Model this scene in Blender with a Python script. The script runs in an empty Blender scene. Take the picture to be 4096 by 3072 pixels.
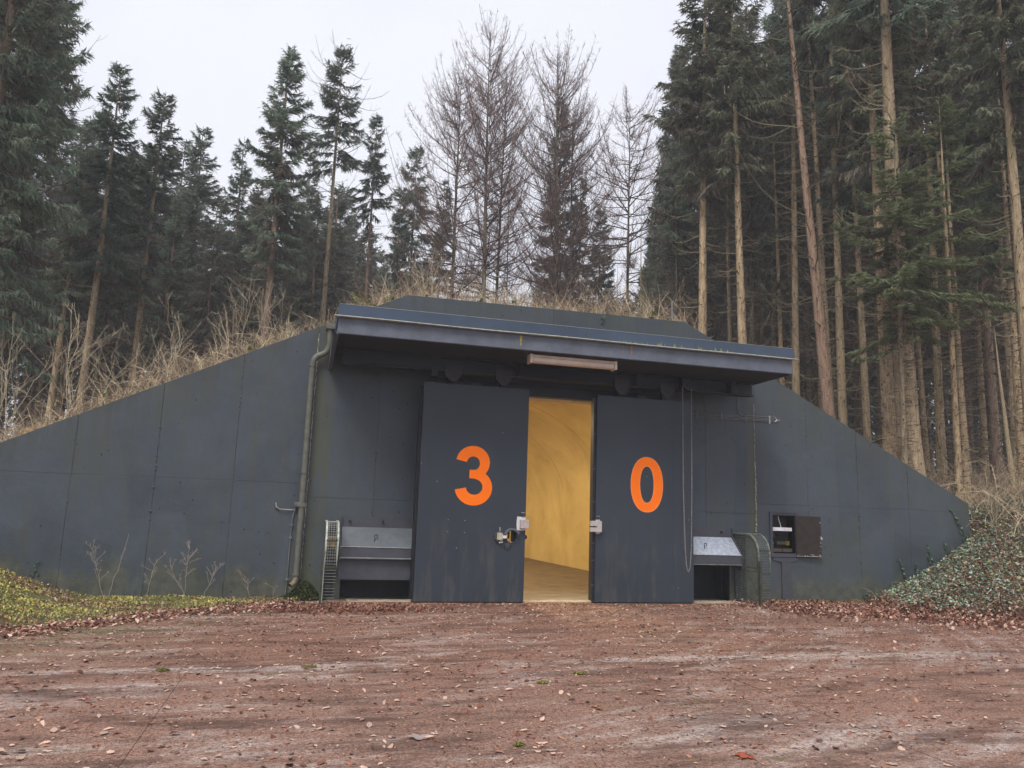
import bpy, math, random
import numpy as np
from mathutils import Matrix, Vector
rnd = random.Random(7)
rng = np.random.default_rng(11)
SC = bpy.context.scene
COL = SC.collection
R = math.radians

# ---------------------------------------------------------------- camera
cam = bpy.data.cameras.new('camera')
camo = bpy.data.objects.new('camera', cam)
COL.objects.link(camo)
cam.sensor_width = 36.0
cam.lens = 36.0 * 3077.0 / 4096.0
cam.clip_start = 0.05
cam.clip_end = 3000
yaw, pitch, roll = R(14.807), R(9.83), R(1.899)
fwd = Vector((math.sin(yaw) * math.cos(pitch), math.cos(yaw) * math.cos(pitch), math.sin(pitch)))
rt = Vector((math.cos(yaw), -math.sin(yaw), 0))
up = rt.cross(fwd)
r2 = rt * math.cos(roll) + up * math.sin(roll)
u2 = -rt * math.sin(roll) + up * math.cos(roll)
camo.matrix_world = Matrix(((r2.x, u2.x, -fwd.x, 0), (r2.y, u2.y, -fwd.y, 0), (r2.z, u2.z, -fwd.z, 1.6), (0, 0, 0, 1)))
SC.camera = camo

# ---------------------------------------------------------------- sky, sun, exposure
SUN_EL, SUN_AZ = R(54), R(214)          # azimuth clockwise from +Y: behind the camera, to the left
world = bpy.data.worlds.new('World')
SC.world = world
world.use_nodes = True
wn = world.node_tree
wn.nodes.clear()
sky = wn.nodes.new('ShaderNodeTexSky')
sky.sky_type = 'NISHITA'
sky.sun_disc = False
sky.sun_elevation = SUN_EL
sky.sun_rotation = SUN_AZ
sky.air_density = 1.0
sky.dust_density = 3.0
mixw = wn.nodes.new('ShaderNodeMix'); mixw.data_type = 'RGBA'
mixw.inputs[0].default_value = 0.93
wn.links.new(sky.outputs[0], mixw.inputs[6])
wtc = wn.nodes.new('ShaderNodeTexCoord')
wno = wn.nodes.new('ShaderNodeTexNoise'); wno.inputs['Scale'].default_value = 1.6; wno.inputs['Detail'].default_value = 4
wn.links.new(wtc.outputs['Generated'], wno.inputs['Vector'])
wrm = wn.nodes.new('ShaderNodeValToRGB')
wrm.color_ramp.elements[0].position = 0.35; wrm.color_ramp.elements[0].color = (5.9, 5.95, 7.15, 1)
wrm.color_ramp.elements[1].position = 0.65; wrm.color_ramp.elements[1].color = (7.4, 7.5, 8.1, 1)
wn.links.new(wno.outputs[0], wrm.inputs[0])
wn.links.new(wrm.outputs[0], mixw.inputs[7])
bg = wn.nodes.new('ShaderNodeBackground')
bg.inputs['Strength'].default_value = 0.10
wn.links.new(mixw.outputs[2], bg.inputs[0])
wo = wn.nodes.new('ShaderNodeOutputWorld')
wn.links.new(bg.outputs[0], wo.inputs[0])

sl = bpy.data.lights.new('sun', 'SUN')
sl.energy = 2.3
sl.angle = R(24)
sl.color = (1.0, 0.95, 0.87)
so = bpy.data.objects.new('sun', sl)
COL.objects.link(so)
sd = Vector((math.sin(SUN_AZ) * math.cos(SUN_EL), math.cos(SUN_AZ) * math.cos(SUN_EL), math.sin(SUN_EL)))
so.rotation_euler = sd.to_track_quat('Z', 'Y').to_euler()

SC.view_settings.view_transform = 'Standard'
SC.view_settings.look = 'None'
SC.view_settings.exposure = 0.50
SC.view_settings.gamma = 1.0
SC.view_settings.use_curve_mapping = False
SC.cycles.max_bounces = 6
SC.cycles.diffuse_bounces = 4
SC.cycles.glossy_bounces = 2
SC.cycles.transparent_max_bounces = 6
SC.cycles.use_denoising = True
SC.cycles.denoiser = 'OPENIMAGEDENOISE'
SC.cycles.denoising_prefilter = 'ACCURATE'
SC.cycles.volume_bounces = 0
SC.render.film_transparent = False

W = 15.05            # distance of the facade plane from the camera
# ================================================================ helpers
class G:
    """collects verts, quads and triangles; builds ONE mesh object"""
    def __init__(s):
        s.V = []; s.Q = []; s.T = []; s.QM = []; s.TM = []; s.C = []; s.n = 0; s.P = []; s.PM = []
    def add(s, V, Q=None, T=None, m=0, c=None):
        V = np.asarray(V, float).reshape(-1, 3)
        s.V.append(V)
        if Q is not None and len(Q):
            Q = np.asarray(Q, int).reshape(-1, 4) + s.n; s.Q.append(Q); s.QM.append(np.full(len(Q), m))
        if T is not None and len(T):
            T = np.asarray(T, int).reshape(-1, 3) + s.n; s.T.append(T); s.TM.append(np.full(len(T), m))
        if c is None: c = np.ones((len(V), 3))
        c = np.asarray(c, float)
        if c.ndim == 1: c = np.tile(c, (len(V), 1))
        s.C.append(c)
        s.n += len(V)
    def poly(s, V, F, m=0):
        V = np.asarray(V, float).reshape(-1, 3)
        s.V.append(V); s.C.append(np.ones((len(V), 3)))
        for f in F:
            s.P.append([i + s.n for i in f]); s.PM.append(m)
        s.n += len(V)
    def box(s, x0, x1, y0, y1, z0, z1, m=0, c=None):
        v = [(x, y, z) for z in (z0, z1) for y in (y0, y1) for x in (x0, x1)]
        s.add(v, [(0, 2, 3, 1), (4, 5, 7, 6), (0, 1, 5, 4), (2, 6, 7, 3), (0, 4, 6, 2), (1, 3, 7, 5)], m=m, c=c)
    def prism(s, pts, axis, a, b, m=0):
        """polygon pts in the two other axes, extruded from a to b along axis"""
        n = len(pts); V = []
        for t in (a, b):
            for p in pts:
                q = list(p); q.insert(axis, t); V.append(q)
        area = sum(pts[i][0] * pts[(i + 1) % n][1] - pts[(i + 1) % n][0] * pts[i][1] for i in range(n))
        fl = (area > 0) ^ (axis == 1)
        F = [list(range(n))[::-1], list(range(n, 2 * n))]
        for i in range(n):
            j = (i + 1) % n
            F.append([i, j, n + j, n + i])
        if not fl ^ (b < a): F = [f[::-1] for f in F]
        s.poly(V, F, m)
    def tubes(s, P, Rd, sides=4, m=0, c=None, cap=False):
        P = np.asarray(P, float)
        if P.ndim == 2: P = P[None]
        n, k, _ = P.shape
        Rd = np.broadcast_to(np.asarray(Rd, float), (n, k)) if np.ndim(Rd) < 2 else np.asarray(Rd, float)
        Tn = np.gradient(P, axis=1)
        Tn /= np.linalg.norm(Tn, axis=2, keepdims=True) + 1e-9
        mean = Tn.mean(1)
        ref = np.where(np.abs(mean[:, 2:3]) > 0.8, np.array([[1.0, 0, 0]]), np.array([[0, 0, 1.0]]))[:, None, :]
        A = np.cross(Tn, ref); A /= np.linalg.norm(A, axis=2, keepdims=True) + 1e-9
        B = np.cross(Tn, A)
        an = np.arange(sides) * 2 * np.pi / sides
        V = P[:, :, None, :] + Rd[:, :, None, None] * (np.cos(an)[None, None, :, None] * A[:, :, None, :] + np.sin(an)[None, None, :, None] * B[:, :, None, :])
        idx = np.arange(n * k * sides).reshape(n, k, sides)
        a = idx[:, :-1, :]; b = np.roll(a, -1, 2); d = idx[:, 1:, :]; e = np.roll(d, -1, 2)
        Q = np.stack([a, d, e, b], -1).reshape(-1, 4)
        if c is not None:
            c = np.asarray(c, float)
            if c.ndim == 2: c = np.repeat(c, k * sides, 0)
        base = s.n
        s.add(V, Q, m=m, c=c)
        if cap:
            for i in range(n):
                s.P.append([base + int(j) for j in idx[i, 0]][::1]); s.PM.append(m)
                s.P.append([base + int(j) for j in idx[i, -1]][::-1]); s.PM.append(m)
    def build(s, name, mats, parent=None, smooth=False, loc=None):
        me = bpy.data.meshes.new(name)
        V = np.concatenate(s.V) if s.V else np.zeros((0, 3))
        Q = np.concatenate(s.Q) if s.Q else np.zeros((0, 4), int)
        T = np.concatenate(s.T) if s.T else np.zeros((0, 3), int)
        PL = s.P
        me.vertices.add(len(V)); me.vertices.foreach_set('co', V.astype(np.float32).ravel())
        li = np.concatenate([Q.ravel(), T.ravel()] + [np.array(p) for p in PL]).astype(np.int32) if (len(Q) or len(T) or PL) else np.zeros(0, np.int32)
        tot = np.concatenate([np.full(len(Q), 4), np.full(len(T), 3), np.array([len(p) for p in PL], int)]).astype(np.int32)
        st = np.concatenate([[0], np.cumsum(tot)[:-1]]).astype(np.int32) if len(tot) else np.zeros(0, np.int32)
        me.loops.add(len(li)); me.loops.foreach_set('vertex_index', li)
        me.polygons.add(len(tot)); me.polygons.foreach_set('loop_start', st); me.polygons.foreach_set('loop_total', tot)
        mi = np.concatenate((s.QM or [np.zeros(0)]) + (s.TM or [np.zeros(0)]) + [np.array(s.PM)]).astype(np.int32)
        me.polygons.foreach_set('material_index', mi)
        me.polygons.foreach_set('use_smooth', np.full(len(tot), bool(smooth)))
        C = np.concatenate(s.C)
        if not np.all(C == 1):
            at = me.color_attributes.new('tint', 'FLOAT_COLOR', 'POINT')
            at.data.foreach_set('color', np.concatenate([C, np.ones((len(C), 1))], 1).astype(np.float32).ravel())
        if not isinstance(mats, (list, tuple)): mats = [mats]
        for m in mats: me.materials.append(m)
        me.update(calc_edges=True)
        me.validate()
        o = bpy.data.objects.new(name, me)
        COL.objects.link(o)
        if parent is not None: o.parent = parent
        if loc is not None: o.location = loc
        return o

def bevel(o, w=0.006, seg=1):
    b = o.modifiers.new('bevel', 'BEVEL'); b.width = w; b.segments = seg; b.limit_method = 'ANGLE'; b.angle_limit = R(40)
    return o
def tag(o, label=None, cat=None, group=None, kind=None):
    if label: o['label'] = label
    if cat: o['category'] = cat
    if group: o['group'] = group
    if kind: o['kind'] = kind
    return o
def empty(name, loc=(0, 0, 0), rz=0):
    o = bpy.data.objects.new(name, None); o.empty_display_size = 0.2
    COL.objects.link(o); o.location = loc; o.rotation_euler = (0, 0, rz)
    return o
def off(o, loc):
    """children were modelled in world coordinates: put the empty at loc and shift the child back"""
    o.location = (-loc[0], -loc[1], -loc[2]); return o

# ---------------------------------------------------------------- material helper
class NT:
    def __init__(s, name):
        s.m = bpy.data.materials.new(name); s.m.use_nodes = True
        s.t = s.m.node_tree; s.t.nodes.clear()
        s.out = s.t.nodes.new('ShaderNodeOutputMaterial')
        s.b = s.t.nodes.new('ShaderNodeBsdfPrincipled')
        s.t.links.new(s.b.outputs[0], s.out.inputs[0])
        s.b.inputs['Specular IOR Level'].default_value = 0.3
    def set(s, sock, v):
        if isinstance(v, bpy.types.NodeSocket): s.t.links.new(v, sock)
        else:
            if hasattr(sock.default_value, '__len__') and not hasattr(v, '__len__'): v = [v] * len(sock.default_value)
            if hasattr(sock.default_value, '__len__') and len(sock.default_value) == 4 and len(v) == 3: v = (*v, 1)
            sock.default_value = v
    def n(s, typ, ins=None, out=0, **props):
        nd = s.t.nodes.new('ShaderNode' + typ)
        for k, v in props.items(): setattr(nd, k, v)
        for k, v in (ins or {}).items(): s.set(nd.inputs[k], v)
        return nd.outputs[out]
    def pos(s): return s.n('NewGeometry', out=0)
    def obj(s): return s.n('TexCoord', out=3)
    def scale(s, v, sc):
        return s.n('Mapping', {0: v, 3: sc}, out=0)
    def noise(s, v, scale, detail=3, rough=0.5, dist=0.0, out=0):
        return s.n('TexNoise', {'Vector': v, 'Scale': scale, 'Detail': detail, 'Roughness': rough, 'Distortion': dist}, out=out)
    def voro(s, v, scale, out=0, feature='F1', rand=1.0):
        return s.n('TexVoronoi', {'Vector': v, 'Scale': scale, 'Randomness': rand}, out=out, feature=feature)
    def ramp(s, f, a, b, ca=(0, 0, 0), cb=(1, 1, 1)):
        nd = s.t.nodes.new('ShaderNodeValToRGB'); e = nd.color_ramp.elements
        e[0].position = a; e[0].color = (*ca, 1); e[1].position = b; e[1].color = (*cb, 1)
        s.set(nd.inputs[0], f); return nd.outputs[0]
    def mapr(s, f, a, b, c=0.0, d=1.0):
        return s.n('MapRange', {0: f, 1: a, 2: b, 3: c, 4: d})
    def mix(s, f, a, b, mode='MIX'):
        nd = s.t.nodes.new('ShaderNodeMix'); nd.data_type = 'RGBA'; nd.blend_type = mode
        s.set(nd.inputs[0], f); s.set(nd.inputs[6], a); s.set(nd.inputs[7], b); return nd.outputs[2]
    def math(s, op, a, b=0.0, c=None):
        nd = s.t.nodes.new('ShaderNodeMath'); nd.operation = op
        s.set(nd.inputs[0], a); s.set(nd.inputs[1], b)
        if c is not None: s.set(nd.inputs[2], c)
        return nd.outputs[0]
    def xyz(s, v):
        nd = s.t.nodes.new('ShaderNodeSeparateXYZ'); s.set(nd.inputs[0], v); return nd.outputs
    def bump(s, h, strength=0.5, dist=0.02):
        o = s.n('Bump', {'Height': h, 'Strength': strength, 'Distance': dist}); s.t.links.new(o, s.b.inputs['Normal'])
    def fin(s, color=None, rough=None, metal=None, **kw):
        if color is not None: s.set(s.b.inputs['Base Color'], color)
        if rough is not None: s.set(s.b.inputs['Roughness'], rough)
        if metal is not None: s.set(s.b.inputs['Metallic'], metal)
        return s.m

def simple(name, col, rough=0.6, metal=0.0, var=0.25, sc=6.0, bump=0.0):
    t = NT(name); p = t.pos()
    f = t.noise(p, sc, 4, 0.6)
    a = tuple(c * (1 - var) for c in col); b = tuple(min(1, c * (1 + var)) for c in col)
    c = t.ramp(f, 0.3, 0.7, a, b)
    if bump: t.bump(t.noise(p, sc * 8, 3), bump, 0.01)
    return t.fin(c, rough, metal)

# painted concrete of the facade
def wall_paint(name='painted_concrete', k=1.0, stain=True):
    t = NT(name); p = t.pos(); x, y, z = t.xyz(p)
    big = t.noise(p, 0.8, 6, 0.68, 0.6)
    base = t.ramp(big, 0.3, 0.72, (0.030 * k, 0.039 * k, 0.050 * k), (0.062 * k, 0.079 * k, 0.099 * k))
    streak = t.noise(t.scale(p, (2.2, 2.2, 0.25)), 1.6, 5, 0.65)
    base = t.mix(t.mapr(streak, 0.52, 0.8, 0, 0.5), base, (0.055 * k, 0.062 * k, 0.066 * k))
    fine = t.noise(p, 30, 4, 0.7)
    base = t.mix(0.18, base, t.ramp(fine, 0.25, 0.75, (0.045 * k, 0.056 * k, 0.072 * k), (0.10 * k, 0.125 * k, 0.155 * k)))
    # bug holes left by the shuttering: small, clustered
    cell = t.voro(t.scale(p, (1, 1, 0.75)), 7.5, out=0)
    rc = t.voro(t.scale(p, (1, 1, 0.75)), 7.5, out=1)
    rcx = t.xyz(rc)[0]
    clus = t.noise(p, 1.3, 2)
    dens = t.math('MULTIPLY', t.math('GREATER_THAN', rcx, 0.62), t.math('GREATER_THAN', clus, 0.46))
    wob_ = t.math('ADD', cell, t.math('MULTIPLY', t.math('SUBTRACT', t.noise(p, 60, 2), 0.5), 0.10))
    hole = t.math('MULTIPLY', t.math('LESS_THAN', wob_, 0.10), dens)
    col = base
    if stain:
        # algae: green-brown along the foot, ragged, and rust-black run marks below the coping
        sn = t.noise(t.scale(p, (1.6, 1.6, 0.55)), 1.5, 6, 0.68)
        foot = t.math('SUBTRACT', t.mapr(z, 0.0, 1.0, 0.95, 0.0), t.mapr(sn, 0.3, 0.7, 0.75, 0.0))
        foot = t.mapr(foot, 0.0, 0.28, 0, 0.75)
        gcol = t.ramp(t.noise(p, 5, 4, 0.7), 0.3, 0.75, (0.030, 0.036, 0.022), (0.155, 0.150, 0.092))
        col = t.mix(foot, col, gcol)
        sn2 = t.noise(t.scale(p, (5, 5, 0.35)), 1.2, 5, 0.7)
        dirt = t.mapr(sn2, 0.50, 0.70, 0, 0.65)
        col = t.mix(dirt, col, t.mix(t.noise(p, 3, 2), (0.036, 0.038, 0.035), (0.085, 0.09, 0.06)))
    pv_ = t.xyz(t.voro(t.scale(p, (.74, .74, .48)), 1.0, out=1, rand=.35))[0]
    col = t.mix(t.mapr(pv_, 0, 1, 0, .16), col, (0.115 * k, 0.135 * k, 0.16 * k))
    lt = t.math('ADD', t.math('MULTIPLY', t.math('SUBTRACT', x, 1.74), 0.494), 5.95); rtp = t.math('ADD', t.math('MULTIPLY', t.math('SUBTRACT', x, 7.9), -0.504), 6.0)
    dz_ = t.math('SUBTRACT', t.math('MINIMUM', t.math('MINIMUM', lt, rtp), 6.0), z)
    cs = t.math('MULTIPLY', t.mapr(dz_, 1.1, 0.0, 0.0, 1.0), t.mapr(t.noise(t.scale(p, (7, 7, .3)), 1.0, 5, .75), .40, .64, .1, 1.0))
    col = t.mix(t.math('MULTIPLY', cs, .8), col, t.mix(t.noise(p, 1.7, 4, .7), (0.028, 0.030, 0.028), (0.075, 0.078, 0.058)))
    scf = t.mapr(t.noise(t.scale(p, (1, 1, 2.5)), 11, 5, .8), .66, .74, 0, .5)
    col = t.mix(t.math('MULTIPLY', scf, t.mapr(t.noise(p, .9, 3), .45, .6, 0, 1)), col, (0.17 * k, 0.185 * k, 0.19 * k))
    grn = t.math('MULTIPLY', t.mapr(t.noise(p, 0.9, 5, 0.7), 0.48, 0.68, 0, 0.6), 1.0)
    col = t.mix(grn, col, (0.062 * k, 0.070 * k, 0.062 * k))
    # green run-off beside the expansion joints and downpipe
    for jx, w0 in ((0.22, 0.28), (9.47, 0.12)):
        dx = t.math('ABSOLUTE', t.math('SUBTRACT', x, jx))
        mk = t.math('MULTIPLY', t.mapr(dx, w0, w0 * .3, 0, .8), t.mapr(t.noise(t.scale(p, (6, 6, .5)), 1.3, 4, .7), .38, .6, 0, 1))
        col = t.mix(mk, col, (0.075, 0.082, 0.045))
    col = t.mix(hole, col, (0.012, 0.012, 0.013))
    h = t.math('ADD', t.math('MULTIPLY', t.noise(p, 2.2, 5, 0.55), 0.8), t.math('MULTIPLY', fine, 0.12))
    blis = t.voro(p, 2.3, out=0)
    h = t.math('ADD', h, t.mapr(t.math('ADD', blis, t.math('MULTIPLY', t.noise(p, 9, 2), 0.08)), 0.04, 0.12, 0.12, 0.0))
    h = t.math('SUBTRACT', h, t.math('MULTIPLY', hole, 0.6))
    t.bump(h, 0.55, 0.03)
    return t.fin(col, t.mapr(big, 0.3, 0.7, 0.42, 0.62))

def door_paint():
    t = NT('door_paint'); p = t.pos(); x, y, z = t.xyz(p)
    big = t.noise(p, 0.8, 4, 0.55)
    c = t.ramp(big, 0.3, 0.7, (0.029, 0.037, 0.051), (0.037, 0.047, 0.062))
    st = t.noise(t.scale(p, (3, 3, 0.5)), 1.7, 5, 0.7)
    lowm = t.mapr(z, 0.0, 1.9, 1.0, 0.0)
    c = t.mix(t.math('MULTIPLY', t.mapr(st, 0.5, 0.7, 0, 0.55), lowm), c, (0.125, 0.118, 0.092))
    sp = t.math('MULTIPLY', t.math('LESS_THAN', t.voro(p, 3.1, out=0), 0.025), 1.0)
    c = t.mix(sp, c, (0.4, 0.4, 0.38))
    t.bump(t.noise(p, 25, 3), 0.08, 0.01)
    return t.fin(c, t.mapr(st, 0.3, 0.7, 0.36, 0.5))

M = {}
M['wall'] = wall_paint()
M['door'] = door_paint()
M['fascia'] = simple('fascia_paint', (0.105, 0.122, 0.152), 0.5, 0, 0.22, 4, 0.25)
M['flash'] = simple('sheet_metal_paint', (0.052, 0.075, 0.112), 0.38, 0.1, 0.18, 1.2)
M['drip'] = simple('drip_edge_lichen', (0.36, 0.38, 0.33), 0.5, 0.2, 0.3, 9)
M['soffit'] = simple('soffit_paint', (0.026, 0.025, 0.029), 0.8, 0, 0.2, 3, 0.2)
M['steel'] = simple('dark_steel_paint', (0.013, 0.016, 0.024), 0.45, 0, 0.25, 5)
M['black'] = simple('black_rubber', (0.012, 0.012, 0.015), 0.6, 0, 0.3, 5)
M['galv'] = simple('galvanised_sheet', (0.42, 0.46, 0.54), 0.42, 0.25, 0.25, 14, 0.1)
M['hood'] = simple('hood_paint', (0.115, 0.130, 0.145), 0.42, 0, 0.12, 8)
M['hoodd'] = simple('hood_dark_paint', (0.062, 0.066, 0.080), 0.5, 0, 0.15, 5)
M['pipe'] = simple('downpipe_paint', (0.115, 0.118, 0.098), 0.5, 0, 0.3, 7, 0.15)
M['pipeold'] = simple('old_zinc_outlet', (0.20, 0.18, 0.12), 0.55, 0.1, 0.4, 12, 0.3)
M['guardr'] = simple('dull_rib_steel', (0.17, 0.19, 0.15), 0.55, 0.15, 0.6, 14, 0.3)
M['guard'] = simple('weathered_galvanised_frame', (0.40, 0.42, 0.36), 0.55, 0.15, 0.55, 12, 0.3)
M['guardg'] = simple('mossy_steel_frame', (0.048, 0.056, 0.040), 0.65, 0.1, 0.5, 12, 0.3)
M['wirep'] = simple('pale_mesh_wire', (0.34, 0.36, 0.30), 0.6, 0.2, 0.4, 9)
M['wire'] = simple('mesh_wire', (0.13, 0.145, 0.115), 0.6, 0.2, 0.4, 9)
M['chain'] = simple('chain_steel', (0.24, 0.22, 0.21), 0.45, 0.3, 0.4, 30)
M['white'] = simple('white_painted_steel', (0.62, 0.60, 0.61), 0.5, 0, 0.12, 14, 0.1)
M['plate'] = simple('bare_lock_steel', (0.45, 0.41, 0.39), 0.5, 0.1, 0.2, 16)
M['cond'] = simple('conduit_grey', (0.16, 0.17, 0.17), 0.4, 0.2, 0.3, 10)
M['condl'] = simple('conduit_pale', (0.40, 0.40, 0.38), 0.4, 0.2, 0.3, 10)
M['lamp'] = simple('old_lamp_plastic', (0.66, 0.58, 0.49), 0.35, 0, 0.15, 4)
M['board'] = simple('dark_phenolic_board', (0.030, 0.022, 0.018), 0.6, 0, 0.3, 6)
M['chip'] = simple('chipped_paint_edge', (0.42, 0.41, 0.37), 0.6, 0, 0.3, 20)
M['blue'] = simple('blue_socket', (0.03, 0.16, 0.42), 0.4)
M['yellow'] = simple('yellow_terminal', (0.42, 0.36, 0.03), 0.5)
M['brownbox'] = simple('brown_terminal_cover', (0.085, 0.060, 0.045), 0.5)
M['orange'] = simple('orange_numeral_paint', (1.0, 0.185, 0.0005), 0.8, 0, 0.05, 3)
M['line'] = simple('pale_film_edge', (0.95, 0.55, 0.36), 0.5, 0, 0.03, 3)
def glassmat():
    t = NT('smoky_clear_plastic')
    t.b.inputs['Transmission Weight'].default_value = 1.0
    t.b.inputs['IOR'].default_value = 1.1
    return t.fin((0.75, 0.77, 0.8), 0.06)
M['glass'] = glassmat()

def tunnel_mat():
    t = NT('tunnel_yellow_wash'); p = t.pos()
    a = t.noise(p, 0.5, 5, 0.6, 0.5)
    c = t.ramp(a, 0.3, 0.7, (0.54, 0.41, 0.18), (0.78, 0.62, 0.32))
    c = t.mix(t.mapr(t.noise(t.scale(p, (1, .4, 1)), 2.2, 5, 0.7), 0.55, 0.75, 0, 0.4), c, (0.40, 0.24, 0.06))
    t.bump(t.noise(p, 4, 4), 0.2, 0.03)
    return t.fin(c, 0.38)
def tfloor_mat():
    t = NT('tunnel_floor'); p = t.pos()
    a = t.noise(t.scale(p, (0.7, 1.2, 1)), 2.4, 7, 0.75, 0.3)
    c = t.ramp(a, 0.32, 0.68, (0.07, 0.047, 0.032), (0.22, 0.16, 0.115))
    c = t.mix(t.mapr(t.xyz(p)[1], 15.0, 18.0, 0.65, 0.0), c, t.ramp(a, 0.3, 0.7, (0.26, 0.22, 0.18), (0.46, 0.41, 0.35)))  # paler, greyer by the doors: daylight at the threshold put into the colour
    t.bump(t.noise(p, 20, 3), 0.2, 0.01)
    return t.fin(c, 0.6)
M['tunnel'] = tunnel_mat(); M['tfloor'] = tfloor_mat()
M['conc'] = simple('pale_bare_concrete', (0.42, 0.36, 0.27), 0.8, 0, 0.45, 7, 0.3)

def pad_mat():
    t = NT('litter_stained_concrete'); p = t.pos(); x, y, z = t.xyz(p)
    big = t.noise(t.scale(p, (0.7, 1.0, 1)), 0.55, 6, 0.62, 0.6)
    mid = t.noise(t.scale(p, (0.8, 1.6, 1)), 2.4, 6, 0.68, 0.4)
    f1 = t.math('ADD', t.math('MULTIPLY', t.noise(p, 110, 3, 0.8), 0.55), t.math('MULTIPLY', t.noise(p, 34, 4, 0.8), 0.45))
    f2 = t.voro(p, 60, out=1)
    litter = t.ramp(f1, 0.43, 0.57, (0.028, 0.013, 0.009), (0.48, 0.255, 0.17))
    litter = t.mix(0.35, litter, t.mix(t.xyz(f2)[0], (0.040, 0.018, 0.013), (0.40, 0.225, 0.165)))
    bare = t.ramp(f1, 0.38, 0.62, (0.09, 0.072, 0.066), (0.86, 0.74, 0.66))
    m = t.math('ADD', t.math('MULTIPLY', big, 0.62), t.math('MULTIPLY', mid, 0.38))
    # turning arcs of vehicles: noise drawn out along circles
    dx = t.math('SUBTRACT', x, -3.0); dy = t.math('SUBTRACT', y, 19.0)
    rad = t.math('SQRT', t.math('ADD', t.math('MULTIPLY', dx, dx), t.math('MULTIPLY', dy, dy)))
    ang = t.math('ARCTAN2', dy, dx)
    cv = t.n('CombineXYZ', {0: t.math('MULTIPLY', rad, 2.6), 1: t.math('MULTIPLY', ang, 2.5), 2: 0.0})
    trk = t.noise(cv, 1.3, 6, 0.72)
    m = t.math('ADD', t.math('MULTIPLY', m, 0.58), t.math('MULTIPLY', trk, 0.42))
    jl = t.math('ABSOLUTE', t.math('SUBTRACT', t.math('SUBTRACT', y, t.math('MULTIPLY', x, 0.03)), 8.60))
    jm = t.math('MULTIPLY', t.mapr(jl, 0.22, 0.03, 0.0, 0.14), t.mapr(t.noise(p, 1.1, 3), 0.4, 0.55, 0, 1))
    m = t.math('ADD', m, jm)
    worn = t.mapr(m, 0.495, 0.60, 0.0, 0.95)
    # worn lines where wheels run, and cleaner near the camera
    near = t.mapr(y, 9.5, 5.0, 0.0, 0.15)
    worn = t.math('ADD', worn, near)
    worn = t.math('MULTIPLY', worn, t.mapr(t.noise(p, 14, 4, 0.7), 0.35, 0.6, 0.15, 1.0))
    c = t.mix(t.math('MINIMUM', worn, 0.9), litter, bare)
    dark = t.mapr(t.noise(t.scale(p, (0.6, 2.2, 1)), 1.1, 6, 0.75), 0.48, 0.62, 0.0, 0.8)
    c = t.mix(dark, c, t.ramp(f1, 0.3, 0.7, (0.030, 0.018, 0.014), (0.14, 0.075, 0.055)))
    moss = t.math('MULTIPLY', t.mapr(t.noise(p, 1.9, 5, 0.7), 0.60, 0.68, 0, 0.65), t.mapr(t.noise(p, 0.45, 2), 0.45, 0.6, 0, 1))
    lefty = t.mapr(x, -0.6, -3.2, 0.0, 0.8)
    ly = t.math('MULTIPLY', lefty, t.mapr(t.noise(p, 2.0, 4), 0.4, 0.6, 0, 1))
    c = t.mix(t.math('MAXIMUM', moss, t.math('MULTIPLY', ly, t.mapr(y, 8.5, 11, 0, 1))), c, t.ramp(f1, 0.3, 0.7, (0.045, 0.045, 0.012), (0.20, 0.19, 0.06)))
    h = t.math('ADD', f1, t.math('MULTIPLY', mid, 0.5))
    t.bump(h, 0.8, 0.02)
    return t.fin(c, 0.85)
M['pad'] = pad_mat()
def ground_mat():
    t = NT('woodland_soil'); p = t.pos()
    a = t.noise(p, 1.2, 6, 0.7); f = t.noise(p, 45, 4, 0.8)
    c = t.ramp(f, 0.3, 0.7, (0.030, 0.020, 0.012), (0.24, 0.145, 0.085))
    c = t.mix(t.mapr(a, 0.48, 0.62, 0, 0.8), c, t.ramp(f, 0.3, 0.7, (0.022, 0.030, 0.012), (0.11, 0.12, 0.05)))
    t.bump(f, 0.7, 0.03)
    return t.fin(c, 0.95)
M['ground'] = ground_mat()

def tinted(name, rough=0.7, trans=0.0, vr=0.15):
    t = NT(name)
    at = t.n('Attribute', attribute_name='tint', out=0)
    ri = t.n('ObjectInfo', out=5)
    c = t.mix(1.0, at, t.ramp(ri, 0, 1, (1 - vr,) * 3, (1 + vr,) * 3), 'MULTIPLY')
    t.fin(c, rough)
    if trans:
        tr = t.t.nodes.new('ShaderNodeBsdfTranslucent'); t.set(tr.inputs[0], c)
        ms = t.t.nodes.new('ShaderNodeMixShader'); ms.inputs[0].default_value = trans
        t.t.links.new(t.b.outputs[0], ms.inputs[1]); t.t.links.new(tr.outputs[0], ms.inputs[2])
        t.t.links.new(ms.outputs[0], t.out.inputs[0])
    return t.m
M['needles'] = tinted('spruce_needles', 0.65, 0.38, 0.2)
M['leaf'] = tinted('dead_leaf', 0.6, 0.12, 0.0)
M['ivy'] = tinted('ivy_leaf', 0.36, 0.10, 0.0)
M['twig'] = tinted('dry_twig', 0.75, 0.0, 0.1)
M['moss'] = tinted('moss_tufts', 0.9, 0.2, 0.0)

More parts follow.
